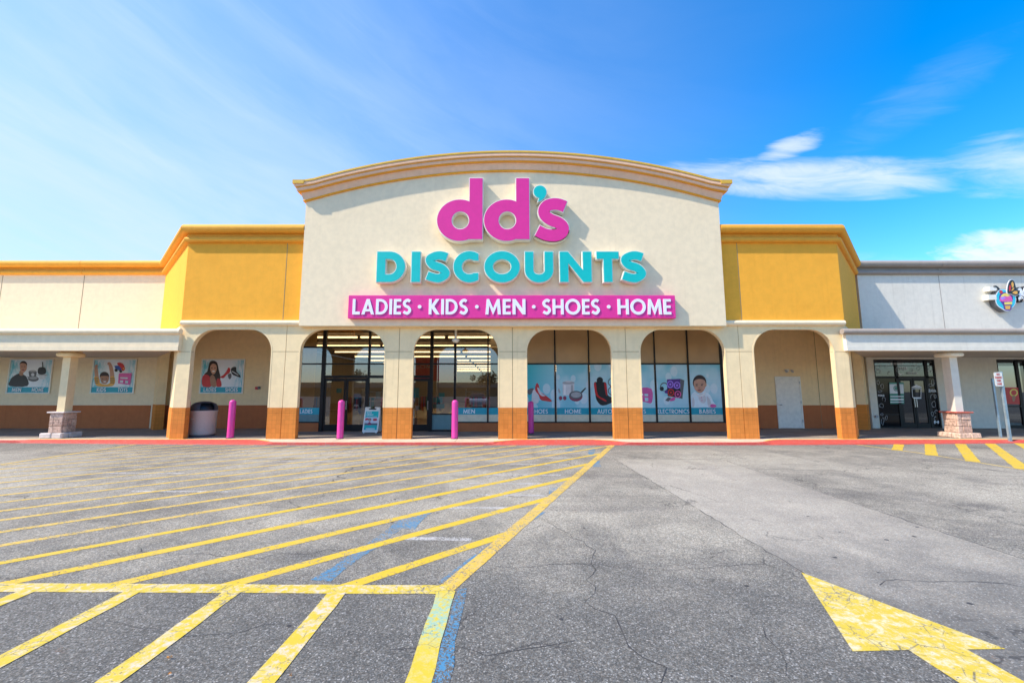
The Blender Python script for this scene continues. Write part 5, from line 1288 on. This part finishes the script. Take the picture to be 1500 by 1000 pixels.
nt_.add(nproj(ell(362, 445, 34, 36)), 'print_green'); nt_.add([nproj(ell(362, 445, 26, 28)), nproj(ell(362, 445, 18, 19))], 'print_grey')
nt_.many([[nproj([(290, y), (452, y), (453, y + h), (291, y + h)])] for y, h in ((538, 14), (572, 20), (608, 12))], 'print_lgrey')
nt_.add(nproj([(550, 430), (605, 402), (672, 430), (672, 442), (550, 442)]), 'print_lgrey'); nt_.add([nproj([(550, 450), (672, 450), (668, 560), (556, 560)]), nproj([(560, 458), (660, 458), (657, 552), (566, 552)])], 'print_grey')
nt_.add(nproj([(570, 560), (668, 560), (668, 572), (570, 572)]), 'print_white')
nt_.build('door_notices', nb)
# second opening with a red poster
for a, b_ in ((21.885, 21.95), (22.72, 22.85), (23.13, 23.195)): nmull(a, b_, ZF + .01, 3.075)
nmull(21.95, 23.13, 3.0, 3.076, 'head'); nmull(21.95, 23.13, ZF + .01, .22, 'sill'); nmull(21.95, 22.72, 1.0, 1.05, 'transom')
npane(21.95, 22.72, .22, 1.0); npane(21.95, 22.72, 1.05, 3.0); npane(22.85, 23.13, .22, 3.0)
rp = Print(YB + .035)
N2 = lambda p: nproj(p, 6.25, 1380, 500)
rp.add(N2([(585, 420), (705, 420), (722, 575), (600, 570)]), 'print_red'); rp.add([N2(ell(665, 468, 38, 36)), N2(ell(665, 468, 26, 24))], 'print_yellow'); rp.add(N2(sm([(650, 500), (680, 500), (672, 545), (655, 545)])), 'print_skin2')
rp.build('red_poster', nb)

# butterfly / ice-cream sign
YG = YB - .24
ice = thing('wall_sign', 'round blue ice cream sign with orange butterfly wing on the grey wall', 'sign', (22.6, YB, 5.9))
LG = lambda p: nproj(p, 14.2857, 1430, 400, YG)
def slab(loop, mat, y0, y1, nm): return part(MB().prism([LG(loop)], y0, y1), nm, mat, ice)
disc = sm([(500, 330), (600, 330), (700, 370), (800, 440), (842, 540), (810, 680), (720, 760), (690, 795), (600, 795), (540, 760), (440, 690), (395, 590), (395, 480), (440, 380)])
slab(disc, 'print_dgrey', YG, YG + .22, 'sign_body')
slab(offset_loop(disc, -8), 'print_white', YG - .004, YG - .001, 'sign_rim')
slab(offset_loop(disc, -22), 'print_cyan', YG - .008, YG - .005, 'sign_disc')
art = Print(YG - .009)
art.add(LG(sm([(480, 470), (530, 410), (640, 400), (730, 440), (765, 520), (750, 600), (735, 680), (720, 770), (590, 770), (560, 680), (510, 610), (475, 540)])), 'print_purple')
art.add(LG(sm([(500, 490), (560, 430), (640, 420), (710, 460), (745, 540), (735, 590), (500, 590), (490, 540)])), 'print_pink')
art.add(LG(sm([(510, 480), (565, 430), (640, 422), (700, 460), (650, 490), (590, 480), (540, 510)])), 'print_yellow')
art.add(LG(sm([(500, 520), (560, 490), (610, 520), (570, 545), (530, 560)])), 'print_violet')
art.add(LG([(580, 610), (745, 600), (740, 655), (585, 660)]), 'print_yellow'); art.add(LG([(590, 685), (710, 680), (700, 755), (610, 758)]), 'print_orange')
art.add(LG(ell(512, 395, 36, 34)), 'print_red')
art.build('ice_cream_print', ice)
wing = sm([(640, 420), (640, 300), (670, 190), (720, 145), (770, 190), (800, 290), (815, 340), (860, 370), (860, 450), (800, 470), (720, 440)])
slab(offset_loop(wing, 12), 'print_white', YG - .03, YG - .012, 'wing_rim'); slab(wing, 'print_black', YG - .05, YG - .031, 'wing_body')
wa = Print(YG - .051)
for l in ([(660, 390), (655, 300), (680, 240), (700, 300), (690, 370)], [(700, 220), (730, 180), (755, 230), (755, 290), (720, 310)], [(700, 380), (740, 310), (770, 320), (740, 370)], [(720, 420), (770, 380), (830, 380), (835, 440), (790, 450)]): wa.add(LG(l), 'print_orange' if l[0][0] != 660 else 'print_red')
wa.build('wing_pattern', ice)
slab(smooth_pts([(350, 270), (400, 265), (450, 300), (480, 340), (450, 350), (430, 310), (390, 290), (360, 290)], 3), 'print_black', YG - .03, YG, 'antenna')
pbox('sign_bracket', 21.75, 22.05, YB - .25, YB - .002, 6.13, 6.30, 'white_paint', ice); pbox('sign_bracket', 21.65, 22.0, YB - .25, YB - .002, 5.72, 5.95, 'cream_return', ice)
yg = thing('wall_sign', 'white script letter with black edge at the right end of the ice cream sign', 'sign', (23.4, YB, 5.9))
c_ = smooth_pts([(880, 350), (920, 330), (935, 400), (905, 450), (960, 450), (1010, 330), (1030, 320), (1000, 450), (960, 560), (915, 560), (905, 510), (960, 490), (1040, 520)], 5)
part(MB().prism([ribbon(LG(c_), .17)], YG, YG + .16), 'letter', 'print_black', yg); part(MB().prism([ribbon(LG(c_), .09)], YG - .012, YG - .001), 'letter_face', 'print_white', yg)

# ================================================================== BEHIND THE CAMERA (seen mirrored in the glass)
far = thing('strip_mall', 'long tan row of shops across the car park, mirrored in the shop windows', 'building', (0, -105, 0))
fix(box('wall', -120, 120, -115, -105, 0, 4.6, 'far_tan', far), far); fix(box('canopy', -120, 120, -105, -102, 2.9, 3.6, 'taupe_trim', far), far)
for k in range(14): fix(box('window', -116 + k * 17, -104 + k * 17, -105.05, -105.002, .3, 2.8, 'car_glass', far), far)
def car(x, y, rz, mat, label):
    root = thing('parked_car', label, 'car', (x, y, 0), 'cars parked across the lane'); root.rotation_euler = (0, 0, rz)
    body = MB(); L = [(-2.2, .35), (2.2, .35), (2.25, .62), (2.15, .80), (1.2, .95), (-1.7, .98), (-2.2, .92), (-2.3, .6)]
    body.prism([L], -.88, .88); body.build('body', mat, root)
    cab = MB(); zz = [(-1.75, .96), (1.15, .96), (.35, 1.42), (-1.25, 1.44)]
    v = [(a, s * (.84 if z < 1 else .66), z) for s in (-1, 1) for a, z in zz]
    cab.add(v, [(3, 2, 1, 0), (4, 5, 6, 7), (0, 1, 5, 4), (1, 2, 6, 5), (2, 3, 7, 6), (3, 0, 4, 7)]); cab.build('windows', 'car_glass', root)
    MB().box(-1.22, .33, -.64, .64, 1.425, 1.455).build('roof', mat, root)
    for sx_ in (-1.4, 1.4):
        for sy_ in (-.8, .8):
            w = MB().lathe(0, 0, [(.2, -.1), (.33, -.1), (.33, .1), (.2, .1)], 20); w.v = [(sx_ + a, sy_ + z, .33 + b_) for a, b_, z in w.v]; w.build('wheel', 'tyre', root)
car(-9.5, -9, R(90), 'car_white', 'white car mirrored in the left glass doors')
car(-2.6, -11, R(84), 'car_white', 'white car mirrored in the pane left of the MEN film')
car(1.6, -10, R(92), 'car_dark', 'black car mirrored in the MEN window')
car(-16, -10, R(90), 'car_dark', 'black car mirrored in the LADIES window')
car(20.5, -9, R(90), 'car_red', 'red car mirrored in the black shop doors')
pole = thing('light_pole', 'tall lamp post mirrored in the glass beside the double doors', 'lamp post', (-8.5, -22, 0))
MB().lathe(0, 0, [(.3, 0), (.3, .6), (.1, .62), (.07, 9)], 12).build('pole', 'car_dark', pole); MB().box(-.9, .9, -.2, .2, 9, 9.15).build('lamp_arm', 'car_dark', pole)

plain('leaf_dark', (.045, .075, .025), .7, var=.35, scale=3.); plain('bark', (.12, .09, .06), .9)
def tree(x, y, h, label, seed):
    root = thing('tree', label, 'tree', (x, y, 0), 'trees at the far side of the car park'); rr = random.Random(seed)
    t = MB().lathe(0, 0, [(.24, 0), (.16, .8), (.12, h * .45), (.05, h * .8)], 10)
    for k in range(6):
        a = rr.random() * 6.28; z0 = h * rr.uniform(.35, .6); dx, dy = math.cos(a) * h * .25, math.sin(a) * h * .25
        v = [(.06 * math.cos(j * 2.1), .06 * math.sin(j * 2.1), z0) for j in range(3)] + [(dx + .02 * math.cos(j * 2.1), dy + .02 * math.sin(j * 2.1), z0 + h * .22) for j in range(3)]
        t.add(v, [(j, (j + 1) % 3, 3 + (j + 1) % 3, 3 + j) for j in range(3)])
    t.build('trunk', 'bark', root)
    c = MB(); cl_ = [(rr.gauss(0, h * .16), rr.gauss(0, h * .16), h * rr.uniform(.5, .92), h * rr.uniform(.10, .17)) for _ in range(16)]
    for cx_, cy_, cz, r_ in cl_:
        for _ in range(70):
            d = Vector((rr.gauss(0, 1), rr.gauss(0, 1), rr.gauss(0, 1))).normalized() * r_ * rr.uniform(.6, 1.1)
            p_ = Vector((cx_, cy_, cz)) + d; u = Vector((rr.gauss(0, 1), rr.gauss(0, 1), rr.gauss(0, 1))).normalized(); w = u.orthogonal().normalized(); e = .16
            c.add([p_ + u * e, p_ + w * e, p_ - u * e, p_ - w * e], [(0, 1, 2, 3)])
    o = c.build('crown', 'leaf_dark', root)
for k, (x, y, h) in enumerate(((-34, -62, 6.5), (-19, -66, 5.2), (-3, -60, 6.0), (9, -64, 5.0), (24, -61, 6.4), (41, -66, 5.6))):
    tree(x, y, h, ('tall broad tree at the left end of the far row', 'small tree second in the far row', 'round tree in the middle of the far row', 'lowest tree of the far row', 'broad tree right of the middle of the far row', 'tree at the right end of the far row')[k], k)
